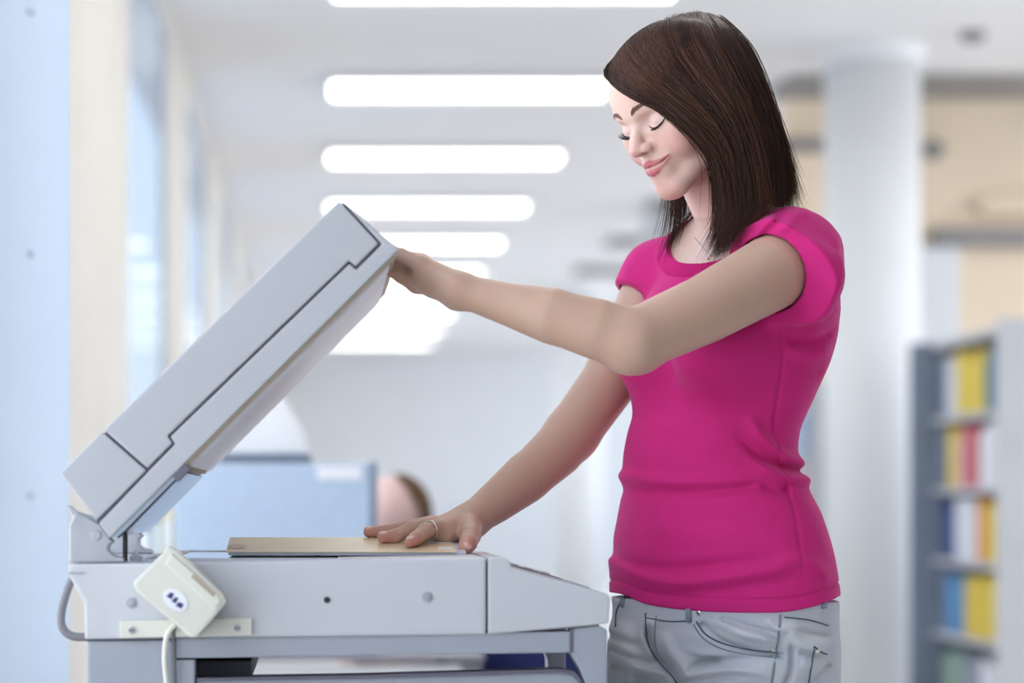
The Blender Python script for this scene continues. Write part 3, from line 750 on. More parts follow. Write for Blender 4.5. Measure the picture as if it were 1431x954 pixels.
# left hand gripping the front edge of the lid
C0 = np.array([(558 - UX) * YN / F, 0, ZC + (UY - 348) * YN / F]); C1 = np.array([(475 - UX) * YN / F, 0, ZC + (UY - 278) * YN / F])
lu = (C1 - C0) / np.linalg.norm(C1 - C0); lnn = np.array([-lu[2], 0, lu[0]]); lnn = lnn if lnn[2] > 0 else -lnn
def lidp(u, n, y): q = C0 + lu * u + lnn * n; q[1] = y; return q
handL = []
for i, (y, r, ext) in enumerate(((3.035, .0078, .82), (3.056, .0086, .95), (3.078, .0092, 1.0), (3.10, .0090, .95))):
    mcp = Pn(588, 367 - (1 - abs(i - 1.6)) * 2, y)
    handL.append(chain([mcp, lidp(.000, .0095, y + .008), lidp(.014 * ext, r * .9, y + .022), lidp(.020 * ext, r * .85, y + .034)], [r * 1.22, r * 1.08, r, r * .85], .004))
palmL = U(.014, RC(WL, Pn(590, 373, 3.04), .0185, .0125), RC(WL + np.array([0, .012, 0]), Pn(590, 371, 3.062), .0185, .0125), RC(WL + np.array([0, .02, -.002]), Pn(591, 371, 3.088), .0175, .0115),
          RC(WL + np.array([0, .022, -.004]), Pn(601, 386, 3.10), .016, .013), RC(Pn(624, 402, 3.04), Pn(596, 392, 3.05), .0150, .0140), RC(Pn(606, 397, 3.06), Pn(578, 384, 3.07), .0155, .0135))
thumbL = chain([Pn(610, 398, 3.085), Pn(583, 396, 3.085), Pn(562, 384, 3.075), Pn(545, 376, 3.068)], [.0155, .0125, .0105, .0088], .004)
nearArm = U(.012, armL, U(.006, palmL, U(.001, handL), thumbL))

# ---- far (right) arm and hand on the book
ER = Pn(799, 606, 3.335); WR = Pn(657, 729, 3.205)
armR = U(.012, chain([SR, Pn(898, 440, 3.37), Pn(850, 535, 3.355), ER], [.045, .043, .0395, .037]),
         chain([ER, Pn(778, 630, 3.315), Pn(733, 671, 3.275), Pn(690, 705, 3.235), WR], [.036, .0365, .0315, .025, .0205]),
         chain([Pn(733, 668, 3.285), Pn(690, 702, 3.25), WR + np.array([-.002, .016, .001])], [.030, .0245, .0185]))
def onbook(px, y, r):          # point whose sphere of radius r rests on the cover
    return np.array([(px - UX) * y / F, y, book_z(y) + r * 1.0])
fR = []
iT = onbook(573, 3.098, .0075); iM = onbook(585, 3.108, .0165)
fR.append(chain([Pn(611, 737, 3.150), Pn(594, 741.5, 3.128), Pn(581, 752.5, 3.110), iT], [.0115, .0098, .0088, .0074], .004))
fR.append(chain([Pn(606, 733, 3.168), Pn(576, 739, 3.156), Pn(553, 748.5, 3.146), onbook(535, 3.14, .0076)], [.0118, .0100, .0089, .0076], .004))
fR.append(chain([Pn(602, 732, 3.19), Pn(570, 737, 3.196), Pn(541, 742, 3.20), onbook(515, 3.203, .0070)], [.0115, .0095, .0083, .0070], .004))
fR.append(chain([Pn(606, 734, 3.212), Pn(582, 738, 3.23), Pn(560, 742, 3.24), onbook(545, 3.247, .0064)], [.0105, .0085, .0073, .0064], .004))
palmR = U(.014, RC(WR, Pn(614, 740, 3.158), .0195, .0125), RC(WR + np.array([0, .01, 0]), Pn(608, 736, 3.178), .019, .0125), RC(WR + np.array([0, .018, 0]), Pn(606, 736, 3.205), .018, .0115),
          RC(Pn(650, 740, 3.185), Pn(625, 746, 3.155), .0165, .011))
thumbR = chain([Pn(655, 737, 3.178), Pn(657, 748, 3.145), Pn(654, 759, 3.118), Pn(649, 767.5, 3.10)], [.0165, .0135, .0112, .0085], .004)
farArm = U(.012, armR, U(.006, palmR, U(.001, fR), thumbR))

skinCore = OFF(trunk, -.007)
class CHEST(Node):                            # skin of neck and chest; sinks away from the cloth outside the neckline
    def ev(s, p, bc, br):
        d = s.n.ev(p, bc, br)
        if d is None: return None
        return d + .003 + .012 * np.clip((neckhole.ev(p, None, 0) - .012) / .03, 0, 1)
NK = Pn(1011, 322, 3.222)
neckhole = EL(NK, (.102, .088, .050), np.array([[math.sin(TH), -math.cos(TH), 0], [-math.cos(TH), -math.sin(TH), 0], [0, 0, 1]]).T)
_tn = U(.02, trunk, neck); chest = CHEST(_tn.c, _tn.R); chest.n = _tn
body = U(.012, U(.018, chest, head), nearArm, farArm)

# ---- t-shirt
slv_n = np.array([-.62, -.74, -.26]); slv_n /= np.linalg.norm(slv_n)
slv_c = Pn(1091, 390, 3.08)
slv = U(.02, chain([SL + np.array([.004, .01, .006]), SL + .085 * slv_n], [.0575, .0605]), RC(SL + np.array([.008, 0, -.012]), SL + np.array([.0, -.05, -.03]), .0555, .0555))
slv = SUB(.003, slv, FN(lambda p: -((p - slv_c) @ slv_n), slv_c, .3))
sr_n = Pn(880, 470, 3.36) - SR; sr_n /= np.linalg.norm(sr_n)
slvR = U(.02, RC(SR + np.array([0, 0, .004]), SR + sr_n * .07, .051, .052))
slvR = SUB(.003, slvR, FN(lambda p: -((p - (SR + sr_n * .03)) @ sr_n), SR, .3))
folds = [  # (points in frame px, height m, half width px): cloth ridges (+) and creases (-)
    ([(845, 656), (880, 664), (920, 672), (1000, 672), (1075, 668)], .0035, 9), ([(876, 684), (940, 689), (1010, 684), (1060, 676)], -.0030, 8),
    ([(1150, 650), (1112, 645), (1085, 636), (1055, 612), (1035, 580)], .0050, 8), ([(1145, 659), (1108, 657), (1080, 650), (1050, 634), (1015, 600)], -.0040, 8),
    ([(1155, 671), (1120, 669), (1090, 668), (1065, 658), (1030, 640)], .0050, 8), ([(1100, 682), (1078, 686), (1050, 678)], -.003, 8),
    ([(840, 745), (864, 765), (880, 785), (925, 795), (1000, 787), (1080, 775)], -.0034, 9), ([(842, 768), (866, 783), (900, 805), (950, 812), (1020, 800), (1100, 790)], .0034, 10),
    ([(900, 828), (960, 828), (1040, 815), (1110, 800)], -.0026, 9), ([(1060, 790), (1100, 780), (1150, 805)], .003, 10),
    ([(900, 730), (960, 745), (1030, 742)], .002, 18), ([(1165, 460), (1120, 480), (1080, 475)], -.003, 8), ([(1160, 490), (1120, 500), (1085, 490)], .0028, 9), ([(1150, 520), (1120, 520), (1090, 505)], -.0025, 8),
    ([(985, 545), (1000, 600), (985, 640)], .0012, 20), ([(1078, 445), (1080, 520), (1074, 600), (1086, 660), (1100, 730), (1108, 840)], -.0014, 3.2),
    ([(1066, 308), (1045, 332), (1025, 352)], .0022, 7), ([(1082, 308), (1056, 332), (1040, 348)], -.0018, 6), ([(1120, 302), (1090, 314), (1055, 345)], .0018, 9),
    ([(1146, 330), (1148, 380), (1136, 430)], .0022, 10), ([(1158, 340), (1162, 400), (1145, 445)], -.002, 9), ([(1160, 425), (1145, 450), (1120, 462)], .002, 8)]
fpol = [(catmull(p, 6), a, w) for p, a, w in folds]
FOLD = 1.8
def fold_f(p):
    px = UX + F * p[:, 0] / 3.18; py = UY - F * (p[:, 2] - ZC) / 3.18     # measured on the near side of the cloth
    out = np.zeros(len(p)); near = np.clip((3.37 - p[:, 1]) / .08, 0, 1)
    for q, a, w in fpol:
        lo = q.min(0) - 4 * w; hi = q.max(0) + 4 * w
        m = (px > lo[0]) & (px < hi[0]) & (py > lo[1]) & (py < hi[1]) & (near > 0)
        if not m.any(): continue
        X = np.stack([px[m], py[m]], 1); A = q[:-1]; D = q[1:] - A
        t = np.clip(((X[:, None] - A) * D).sum(2) / ((D * D).sum(1) + 1e-9), 0, 1)
        dd = (((X[:, None] - A - t[..., None] * D) ** 2).sum(2)); j = dd.argmin(1)
        s = (j + t[np.arange(len(j)), j]) / len(D); e = np.clip(np.minimum(s, 1 - s) * 5, 0, 1) if a > -.0015 or w > 4 else 1.0
        out[m] += FOLD * a * np.exp(-dd.min(1) / (2 * w * w) * 2) * e
    return out * near
hem = catmull([(p[0], p[1]) for p in ((800, 818), (862, 829), (900, 845), (960, 852), (1060, 852.5), (1110, 846), (1160, 833), (1200, 826))], 8)
def hem_z(p):
    ang = (p[:, 0] - .55) * math.sin(TH) * 0 + 0
    px = UX + F * p[:, 0] / 3.2
    zn = ZC + (UY - np.interp(px, hem[:, 0], hem[:, 1])) * 3.16 / F
    zf = ZC + (UY - 832) * 3.2 / F
    w = np.clip((p[:, 1] - 3.2) / .1, 0, 1)
    return zn * (1 - w) + zf * w
shirt0 = U(.02, trunk, slv, slvR)
slvHole = OFF(U(.012, armL, armR), .0025)
class SHIRT(Node):
    def ev(s, p0, bc, br):
        d0 = shirt0.ev(p0, bc, br)
        if d0 is None: return None
        m = np.abs(d0) < .022
        if not m.any(): return d0
        p = p0[m]; d = d0[m] - fold_f(p) - .0015
        hz = hem_z(p)
        d = d + .0022 * np.exp(-((p[:, 2] - hz - .017) / .0016) ** 2)            # hem stitch line
        nd = neckhole.ev(p, None, 0)
        d = np.where(nd < .024, d - .0016 * np.clip((.024 - nd) / .002, 0, 1), d)         # neck band stands proud
        a = slvHole.ev(p, bc, br)
        if a is not None: d = np.maximum(d, np.where(((p - slv_c) @ slv_n > -.02) | (p[:, 1] > 3.3), -a, -1))
        d0[m] = d
        d0 = np.maximum(d0, hem_z(p0) - p0[:, 2])
        return np.maximum(d0, -neckhole.ev(p0, None, 0))
shirt = SHIRT(shirt0.c, shirt0.R)

# ---- jeans
legL = chain([Pn(1060, 930, 3.20), np.array([.60, 3.17, .46]), np.array([.61, 3.20, .10])], [.094, .062, .05], .0)
legR = chain([Pn(945, 930, 3.30), np.array([.475, 3.33, .46]), np.array([.48, 3.36, .10])], [.090, .062, .05], .0)
seat = U(.03, EL(Pn(1075, 955, 3.27), (.095, .095, .09)), EL(Pn(1020, 945, 3.36), (.09, .09, .09)))
hipbox = SUB(.002, OFF(torso, -.0015), FN(lambda p: -(p[:, 2] - (ZC + (UY - 838) * 3.2 / F)), Pn(1000, 700, 3.25), .5))
jfolds = [([(930, 955), (960, 938), (1010, 930), (1060, 935)], .004, 7), ([(940, 948), (985, 920), (1050, 918)], -.004, 6), ([(906, 868), (908, 892), (920, 918), (938, 940), (960, 975)], -.0050, 5), ([(925, 880), (930, 905), (945, 925), (965, 945)], .0030, 8), ([(880, 870), (882, 910), (890, 950)], .0025, 14),
          ([(975, 870), (1000, 892), (1040, 905), (1075, 910)], -.0030, 4), ([(985, 862), (1020, 880), (1075, 893)], .0035, 7), ([(1090, 900), (1088, 930), (1080, 954)], -.0025, 4),
          ([(912, 862), (905, 890), (918, 925)], .003, 6), ([(880, 930), (905, 938), (930, 945)], .002, 7), ([(885, 950), (910, 955), (935, 962)], -.002, 6),
          ([(1060, 870), (1085, 880), (1110, 900), (1140, 908)], .0022, 7), ([(1100, 920), (1125, 925)], .002, 8), ([(862, 892), (880, 900), (905, 905)], -.0018, 6), ([(870, 915), (890, 922), (915, 925)], -.0016, 4), ([(872, 938), (895, 944), (925, 948)], -.0018, 4),
          ([(1000, 862), (1030, 872), (1060, 878), (1082, 880)], -.0018, 4), ([(1055, 860), (1065, 872), (1080, 884)], .0018, 4), ([(950, 905), (1000, 915), (1060, 924)], .0016, 5), ([(945, 965), (985, 948), (1050, 946)], .0030, 6),
          ([(1000, 868), (1020, 872), (1060, 888)], .0014, 4), ([(1094, 872), (1120, 880), (1155, 885)], -.0014, 4), ([(1096, 905), (1120, 908), (1135, 912)], -.0014, 4), ([(1125, 940), (1145, 925)], -.0016, 4)]
jpol = [(catmull(p, 6), a, w) for p, a, w in jfolds]
jeans0 = U(.03, hipbox, seat, legL, legR)
class JEANS(Node):
    def ev(s, p, bc, br):
        global fpol
        d = jeans0.ev(p, bc, br)
        if d is None: return None
        m = np.abs(d) < .02
        if m.any(): sv = fpol; fpol = jpol; d[m] -= 1.9 * fold_f(p[m]); fpol = sv
        return np.maximum(d, .06 - p[:, 2])
jeans = JEANS(jeans0.c, jeans0.R)

VOX = 1.0
import time as _t
_t0 = _t.time()
bv, bf = surface(body, (-.02, 2.90, .95), (.76, 3.46, 1.75), .0017 * VOX)
# skin tint: lips, blush, eyelids, finger tips, nails
base_c = np.array(lin((207, 170, 149)))
colr = np.tile(base_c, (len(bv), 1))
hl = (bv - HC) @ HM / HS
hm = np.linalg.norm(hl - np.array([0, 30, 10]), axis=1) < 140
def blend(mask_w, c):
    global colr
    colr = colr * (1 - mask_w[:, None]) + np.array(lin(c)) * mask_w[:, None]
sm_ = lambda x, a, b: np.clip((x - a) / (b - a), 0, 1) ** 2 * (3 - 2 * np.clip((x - a) / (b - a), 0, 1))
nr = hm.astype(float)
blend(nr * .8, (240, 202, 190))
for s in (1, -1):
    blend(nr * .38 * np.exp(-((hl - np.array([s * 45, 62, -10])) ** 2).sum(1) / 2 / 17 ** 2), (222, 128, 118))
    blend(nr * .45 * np.exp(-((hl - np.array([s * 31.5, 80, 23])) ** 2 / np.array([11, 9, 6]) ** 2).sum(1) / 2), (238, 208, 208))
blend(nr * .30 * np.exp(-((hl - np.array([0, 88, -68])) ** 2).sum(1) / 2 / 16 ** 2), (222, 136, 124))
blend(nr * .28 * np.exp(-((hl - np.array([0, 106, -6])) ** 2).sum(1) / 2 / 9 ** 2), (226, 140, 130))
hw = hl * HS
dl = np.minimum(ev(lipU, hw), ev(lipL, hw)) / HS
blend(nr * .85 * (1 - sm_(dl, .1, 1.4)) * (hl[:, 1] > 70), (196, 98, 110))
blend(nr * .8 * (1 - sm_(ev(slit, hw) / HS, .2, 1.2)), (120, 46, 56))
for tp, w, s in [(x.n[-1].a + x.n[-1].d, .5, .013) for x in fR + handL] + [(thumbR.n[-1].a + thumbR.n[-1].d, .5, .014)]:
    blend(w * np.exp(-((bv - tp) ** 2).sum(1) / 2 / s ** 2), (222, 134, 116))
nk = np.exp(-((bv - Pn(985, 345, 3.2)) ** 2).sum(1) / 2 / .05 ** 2) * (1 - nr * .5)
blend(.5 * nk, (244, 214, 206))
mesh_np('body', bv, bf, 'skin', wm, colr)
print('body', len(bv), _t.time() - _t0)
sv_, sf_ = surface(shirt, (.36, 2.98, .88), (.74, 3.50, 1.52), .0021 * VOX)
mesh_np('t_shirt', sv_, sf_, 'shirt_pink', wm)
print('shirt', len(sv_), _t.time() - _t0)
jv, jf = surface(jeans, (.36, 3.05, .04), (.74, 3.52, .99), .0024 * VOX)
# denim fading: paler along worn ridges, side light painted on the far thigh, darker at the seams
jc = np.tile(np.array(lin((204, 207, 214))), (len(jv), 1))
jpx = UX + F * jv[:, 0] / 3.18; jpy = UY - F * (jv[:, 2] - ZC) / 3.18
rng = np.random.default_rng(4)
w = np.zeros(len(jv))
for cx, cy, sx, sy, a in ((885, 900, 18, 40, .7), (1000, 880, 40, 9, .55), (1040, 925, 40, 14, .45), (1115, 890, 30, 9, .6), (1130, 925, 14, 20, .3), (1080, 870, 20, 8, .6), (960, 930, 20, 8, .5)):
    w += 1.15 * a * np.exp(-((jpx - cx) / sx) ** 2 - ((jpy - cy) / sy) ** 2)
w = np.clip(w, 0, 1)[:, None]; jc = jc * (1 - w) + np.array(lin((240, 241, 244))) * w
mesh_np('jeans', jv, jf, 'denim', wm, jc)
print('jeans', len(jv), _t.time() - _t0)

# ------------------------------------------------------------------ hair: a lofted fall of strands combed from a side parting
guides = [
    [(868, 78, 3.225), (850, 95, 3.19), (849, 110, 3.165), (873, 127, 3.14), (905, 143, 3.125), (946, 168, 3.112), (981, 198, 3.107), (1002, 228, 3.112), (1009, 270, 3.13), (1012, 318, 3.135), (992, 362, 3.13)],
    [(893, 52, 3.225), (866, 84, 3.18), (880, 108, 3.145), (925, 142, 3.115), (970, 178, 3.10), (1004, 215, 3.10), (1016, 260, 3.11), (1020, 310, 3.12), (1002, 358, 3.12)],
    [(925, 31, 3.225), (905, 62, 3.16), (925, 100, 3.12), (972, 146, 3.095), (1010, 190, 3.088), (1026, 240, 3.095), (1030, 295, 3.105), (1016, 347, 3.11)],
    [(955, 21, 3.225), (948, 50, 3.15), (975, 100, 3.10), (1012, 150, 3.083), (1036, 200, 3.085), (1045, 250, 3.09), (1046, 295, 3.10), (1034, 334, 3.10)],
    [(980, 19, 3.23), (995, 46, 3.15), (1020, 96, 3.105), (1043, 150, 3.093), (1058, 200, 3.095), (1064, 250, 3.10), (1066, 288, 3.105), (1060, 318, 3.10)],
    [(1000, 24, 3.235), (1024, 52, 3.17), (1048, 100, 3.14), (1066, 150, 3.13), (1077, 200, 3.13), (1083, 250, 3.13), (1086, 282, 3.13), (1086, 306, 3.125)],
    [(1012, 31, 3.245), (1044, 66, 3.225), (1064, 110, 3.21), (1078, 160, 3.195), (1088, 210, 3.185), (1095, 255, 3.18), (1100, 280, 3.18), (1107, 298, 3.175)],
    [(1010, 32, 3.25), (1048, 80, 3.27), (1064, 130, 3.26), (1076, 185, 3.25), (1086, 235, 3.24), (1092, 275, 3.235), (1096, 298, 3.23)],
    [(985, 24, 3.25), (1020, 70, 3.33), (1038, 130, 3.335), (1048, 190, 3.33), (1054, 250, 3.32), (1055, 305, 3.315)],
    [(958, 22, 3.245), (962, 70, 3.335), (985, 130, 3.345), (1000, 190, 3.335), (1004, 250, 3.33), (998, 325, 3.325)],
    [(925, 33, 3.245), (905, 75, 3.31), (918, 120, 3.33), (940, 170, 3.325), (952, 220, 3.32), (958, 280, 3.31), (955, 330, 3.30), (948, 375, 3.285)],
    [(888, 58, 3.24), (868, 86, 3.27), (880, 115, 3.295), (908, 150, 3.31), (930, 200, 3.31), (938, 260, 3.305), (934, 320, 3.295), (926, 378, 3.28)]]
NV = 30
def resample(p, n):
    c = catmull(p, 12); s = np.r_[0, np.cumsum(np.linalg.norm(np.diff(c, axis=0), axis=1))]; t = np.linspace(0, s[-1], n)
    return np.stack([np.interp(t, s, c[:, k]) for k in range(3)], 1)
GD = np.stack([resample([Pn(*q) for q in g], NV) for g in guides])          # (guides, NV, 3)
GU = catmull(GD.reshape(len(guides), -1), 10).reshape(-1, NV, 3)             # fine in u
NU = len(GU)
solid = U(.01, XF(HM, HC, U(22 * mm, skull, face)), neck, shirt0)
def keep_out(p, off):
    sh = p.shape; q = p.reshape(-1, 3).copy(); o = np.broadcast_to(off, sh[:-1]).reshape(-1)
    for _ in range(3):
        d = ev(solid, q); m = d < o
        if m.any(): q[m] += ((o[m] - d[m])[:, None]) * grad(solid, q[m])
    return q.reshape(sh)
def sheet_at(u, v):
    """u, v arrays (n,k) in 0..1"""
    a = np.clip(u, 0, 1) * (NU - 1.001); i = a.astype(int); fa = (a - i)[..., None]; b = np.clip(v, 0, 1) * (NV - 1.001); j = b.astype(int); fb = (b - j)[..., None]
    return (GU[i, j] * (1 - fa) + GU[i + 1, j] * fa) * (1 - fb) + (GU[i, j + 1] * (1 - fa) + GU[i + 1, j + 1] * fa) * fb
rng = np.random.default_rng(7)
# inner fall (dense underlayer)
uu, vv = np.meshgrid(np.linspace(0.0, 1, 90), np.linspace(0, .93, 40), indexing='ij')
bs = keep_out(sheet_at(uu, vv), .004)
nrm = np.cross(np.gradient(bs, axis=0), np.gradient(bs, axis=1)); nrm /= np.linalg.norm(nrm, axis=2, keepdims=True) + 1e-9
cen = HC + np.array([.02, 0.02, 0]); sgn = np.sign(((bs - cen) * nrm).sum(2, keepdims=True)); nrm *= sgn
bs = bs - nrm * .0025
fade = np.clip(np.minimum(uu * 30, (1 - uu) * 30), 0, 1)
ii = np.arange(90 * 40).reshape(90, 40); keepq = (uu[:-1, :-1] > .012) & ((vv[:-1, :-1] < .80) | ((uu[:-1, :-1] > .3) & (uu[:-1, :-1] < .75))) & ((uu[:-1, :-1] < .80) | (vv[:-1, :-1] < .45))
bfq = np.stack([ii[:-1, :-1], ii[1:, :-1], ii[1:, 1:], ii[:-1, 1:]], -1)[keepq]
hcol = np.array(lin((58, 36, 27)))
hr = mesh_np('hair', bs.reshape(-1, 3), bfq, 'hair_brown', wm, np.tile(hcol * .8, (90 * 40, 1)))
# strands in locks
def grow(n, u0, u1, seed, spread, depth, r0, vlen=(.9, 1.02), wave=.004, dens=None):
    g = np.random.default_rng(seed); K = 21
    locks = max(8, n // 80); lu_ = np.sort(g.uniform(u0, u1, locks)); li = g.integers(0, locks, n)
    v = np.linspace(0, 1, K)[None] * g.uniform(*vlen, n)[:, None] * (1 - .05 * g.random(locks))[li][:, None]
    off = g.normal(0, 1, n)[:, None]; pin = (1 - .55 * np.linspace(0, 1, K) ** 1.5)[None]
    u = lu_[li][:, None] + off * spread * pin + (g.normal(0, .004, locks))[li][:, None] * np.sin(np.linspace(0, 3, K))[None] + g.normal(0, .006, n)[:, None] * np.linspace(0, 1, K)[None] ** 2
    p = sheet_at(u, v)
    j = g.uniform(-depth, max(.0028, .004 - depth), n)[:, None, None]
    out = p - cen; out[..., 2] *= .3; out /= np.linalg.norm(out, axis=2, keepdims=True)
    wv = g.normal(0, wave, (n, 1, 3)) * (np.linspace(0, 1, K)[None, :, None] ** 2) + g.normal(0, wave * 1.2, (locks, 1, 3))[li] * (np.linspace(0, 1, K)[None, :, None] ** 2.2)
    j = j + (g.uniform(-.005, .005, locks))[li][:, None, None] * np.linspace(.2, 1, K)[None, :, None]
    p = keep_out(p + out * j + wv, (.0035 + np.abs(j[..., 0]) * .25))
    ext = np.clip(v - 1, 0, 1)[..., None]; p[..., 2] -= ext[..., 0] * .15
    t = np.linspace(0, 1, K)
    rad = r0 * (g.uniform(.7, 1.25, n))[:, None] * (np.minimum(1, .5 + t * 6) * np.clip((1.03 - t) * 4.5, .12, 1))[None]
    tone = g.normal(0, .25, n) + g.normal(0, .42, locks)[li]
    c = np.array(lin((72, 46, 34)))[None] * (1 + np.clip(tone, -.6, 1.3))[:, None]; c[:, 0] *= 1 + .12 * np.clip(tone, 0, 1)
    V, Fq = strands(p, rad); C = np.repeat(c, K * 3, 0)
    return V, Fq, C
parts_ = [grow(7600, .0, .66, 1, .011, .006, .00036, (.86, 1.02), .0065), grow(1300, .0, .10, 2, .008, .003, .00032), grow(1400, .62, .86, 3, .014, .005, .0005), grow(230, .85, 1.0, 4, .016, .006, .00045, (.88, 1.0), .007),
          grow(140, .02, .62, 5, .03, -.003, .00028, (.85, 1.06), .010), grow(14, .88, 1.0, 6, .02, -.001, .00025, (.75, .98), .008)]
V = []; Fq = []; C = []; o_ = 0
for v, f, c in parts_: V.append(v); Fq.append(f + o_); C.append(c); o_ += len(v)
mesh_np('hair_strands', np.concatenate(V), np.concatenate(Fq), 'hair_brown', hr, np.concatenate(C))

# ---- brows and lashes, laid on the face
def on_face(q, off=0.0): return snap(headL, np.array(q, float) * HS, off * HS)
toW = lambda q: HC + q @ HM.T
for s in (1, -1):
    arc = catmull([(s * 10, 92, 41), (s * 20, 90, 45.5), (s * 33, 83, 47.5), (s * 46, 70, 43)], 20)
    g = np.random.default_rng(11); n = 420; t = g.random(n); k = (t * (len(arc) - 1)).astype(int)
    wdt = np.interp(t, [0, .15, .6, 1], [1.6, 2.4, 1.8, .6]); b0 = arc[k] + np.stack([0 * t, 0 * t, g.normal(0, 1, n) * wdt * .6], 1)
    tan = np.gradient(arc, axis=0)[k]; tan /= np.linalg.norm(tan, axis=1, keepdims=True)
    ln_ = np.interp(t, [0, .5, 1], [5, 7, 5.5])[:, None]
    P0 = on_face(b0, .1); P2 = on_face(b0 + tan * ln_ + np.array([0, 0, 1.0]) * (np.interp(t, [0, .4, 1], [3.2, .8, -.8]))[:, None], .45); P1 = on_face((b0 + (P2 / HS)) / 2, .7)
    pts = np.stack([P0, P1, P2], 1); pts = toW(pts.reshape(-1, 3)).reshape(n, 3, 3)
    v, f = strands(pts, np.tile(np.array([.00017, .00015, .00006]), (n, 1)))
    mesh_np('eyebrow', v, f, 'brow', wm)
    # lash line along the rim of the lowered lid
    rim = catmull([(s * 18.5, 80, 18.5), (s * 24, 82, 15.2), (s * 32, 82, 13.6), (s * 40, 77, 15.0), (s * 47, 68, 18.5)], 12)
    R0 = on_face(rim, .1); bm = tube([Vector(toW(q[None])[0]) for q in R0], [(.25 + 1.15 * math.sin(math.pi * min(.97, (i / len(R0)) ** 1.25)) ** .7) * HS for i in range(len(R0))], 8)
    o = obj('eyelashes', bm, 'lash', wm, True)
    n = 80; k = np.linspace(12, len(R0) - 1, n).astype(int); g = np.random.default_rng(3)
    tt_ = k / (len(R0) - 1); out = np.stack([s * (tt_ - .35) * 6 + g.normal(0, .5, n), 6.0 + 0 * tt_, -2.6 + 2.6 * tt_ + g.normal(0, .4, n)], 1) * HS * np.interp(tt_, [0, .5, 1], [.6, .95, 1.15])[:, None]
    a0 = R0[k]; p1 = a0 + out * .55 + np.array([0, 0, -.8]) * HS; p2 = a0 + out + np.array([0, 0, .6]) * HS
    pts = toW(np.stack([a0, p1, p2], 1).reshape(-1, 3)).reshape(n, 3, 3)
    v, f = strands(pts, np.tile(np.array([.00022, .00018, .00006]), (n, 1))); mesh_np('lash_hairs', v, f, 'lash', o)

# ---- ribbed neck band
nr_ = 130; th_ = np.linspace(-2.2, 2.0, nr_); rib = []
for sdist in (.0015, .006, .011, .016, .0205):
    q = NK + .09 * (np.cos(th_)[:, None] * np.array([TFW[0], TFW[1], 0]) + np.sin(th_)[:, None] * np.array([TL[0], TL[1], 0])) + np.array([0, 0, -.04])
    for _ in range(14):
        q = q - (ev(neckhole, q) - sdist)[:, None] * grad(neckhole, q); q = q - (ev(trunk, q) - .0034)[:, None] * grad(trunk, q)
    rib.append(q)
rib = np.stack(rib, 1); okr = np.isfinite(rib).all((1, 2)) & (np.abs(ev(neckhole, rib[:, 0]) - .0015) < .004)
v, f = strands(rib[okr], np.full((okr.sum(), 5), .0011), 5); mesh_np('neck_band', v, f, 'shirt_pink', wm)

# ---- necklace and ring
nkp = snap(body, [Pn(*q) for q in ((1046, 318, 3.20), (1020, 330, 3.17), (998, 342, 3.17), (979, 349, 3.185), (966, 342, 3.205), (960, 330, 3.24))], .0009)
ck = catmull(nkp, 10); ck = snap(body, ck, .0008)
nl = obj('necklace', tube([Vector(q) for q in ck], .00055, 6), 'gold', wm, True)
pd = snap(body, [Pn(977, 350, 3.19)], .0016)[0]
bm = bmesh.new()
for dx, dz in ((0, 0), (-.0028, -.0042), (.0028, -.0042), (0, -.0084), (-.003, -.010), (.003, -.010)):
    m4 = Matrix.Translation((pd[0] + dx, pd[1] - .001, pd[2] + dz)); bmesh.ops.create_uvsphere(bm, u_segments=10, v_segments=8, radius=.0019, matrix=m4)
obj('pendant', bm, 'gold', nl, True)
ra, rb = fR[0].n[0].a, fR[0].n[0].a + fR[0].n[0].d
rc_ = ra * .38 + rb * .62; ax = (rb - ra) / np.linalg.norm(rb - ra); u1 = np.cross(ax, [0, 0, 1]); u1 /= np.linalg.norm(u1); u2 = np.cross(ax, u1)
bm = tube([Vector(rc_ + .0116 * (u1 * math.cos(a) + u2 * math.sin(a))) for a in np.linspace(0, 2 * math.pi, 32, endpoint=False)], .0011, 8, close=True)
obj('ring', bm, 'gold', wm, True)

# ---- finger nails
mat('nail', (236, 188, 178), .25, var=.02)
for ch_, up_ in ((fR[0], (-.1, -.45, .9)), (fR[1], (-.1, -.4, .9)), (fR[2], (-.1, -.3, .95)), (thumbR, (.3, -.9, .3))):
    e2 = ch_.n[-1]; tip = e2.a + e2.d; dr = e2.d / np.linalg.norm(e2.d); up = np.array(up_); up -= dr * (up @ dr); up /= np.linalg.norm(up); sd_ = np.cross(dr, up)
    cN = tip - dr * .0005 + up * e2.rb * .80; bm = bmesh.new()
    M4 = Matrix(((sd_[0], dr[0], up[0], cN[0]), (sd_[1], dr[1], up[1], cN[1]), (sd_[2], dr[2], up[2], cN[2]), (0, 0, 0, 1)))
    bmesh.ops.create_uvsphere(bm, u_segments=14, v_segments=8, radius=1.0, matrix=M4 @ Matrix.Diagonal((e2.rb * .68, e2.rb * .92, e2.rb * .28, 1)))
    obj('fingernail', bm, 'nail', wm, True)

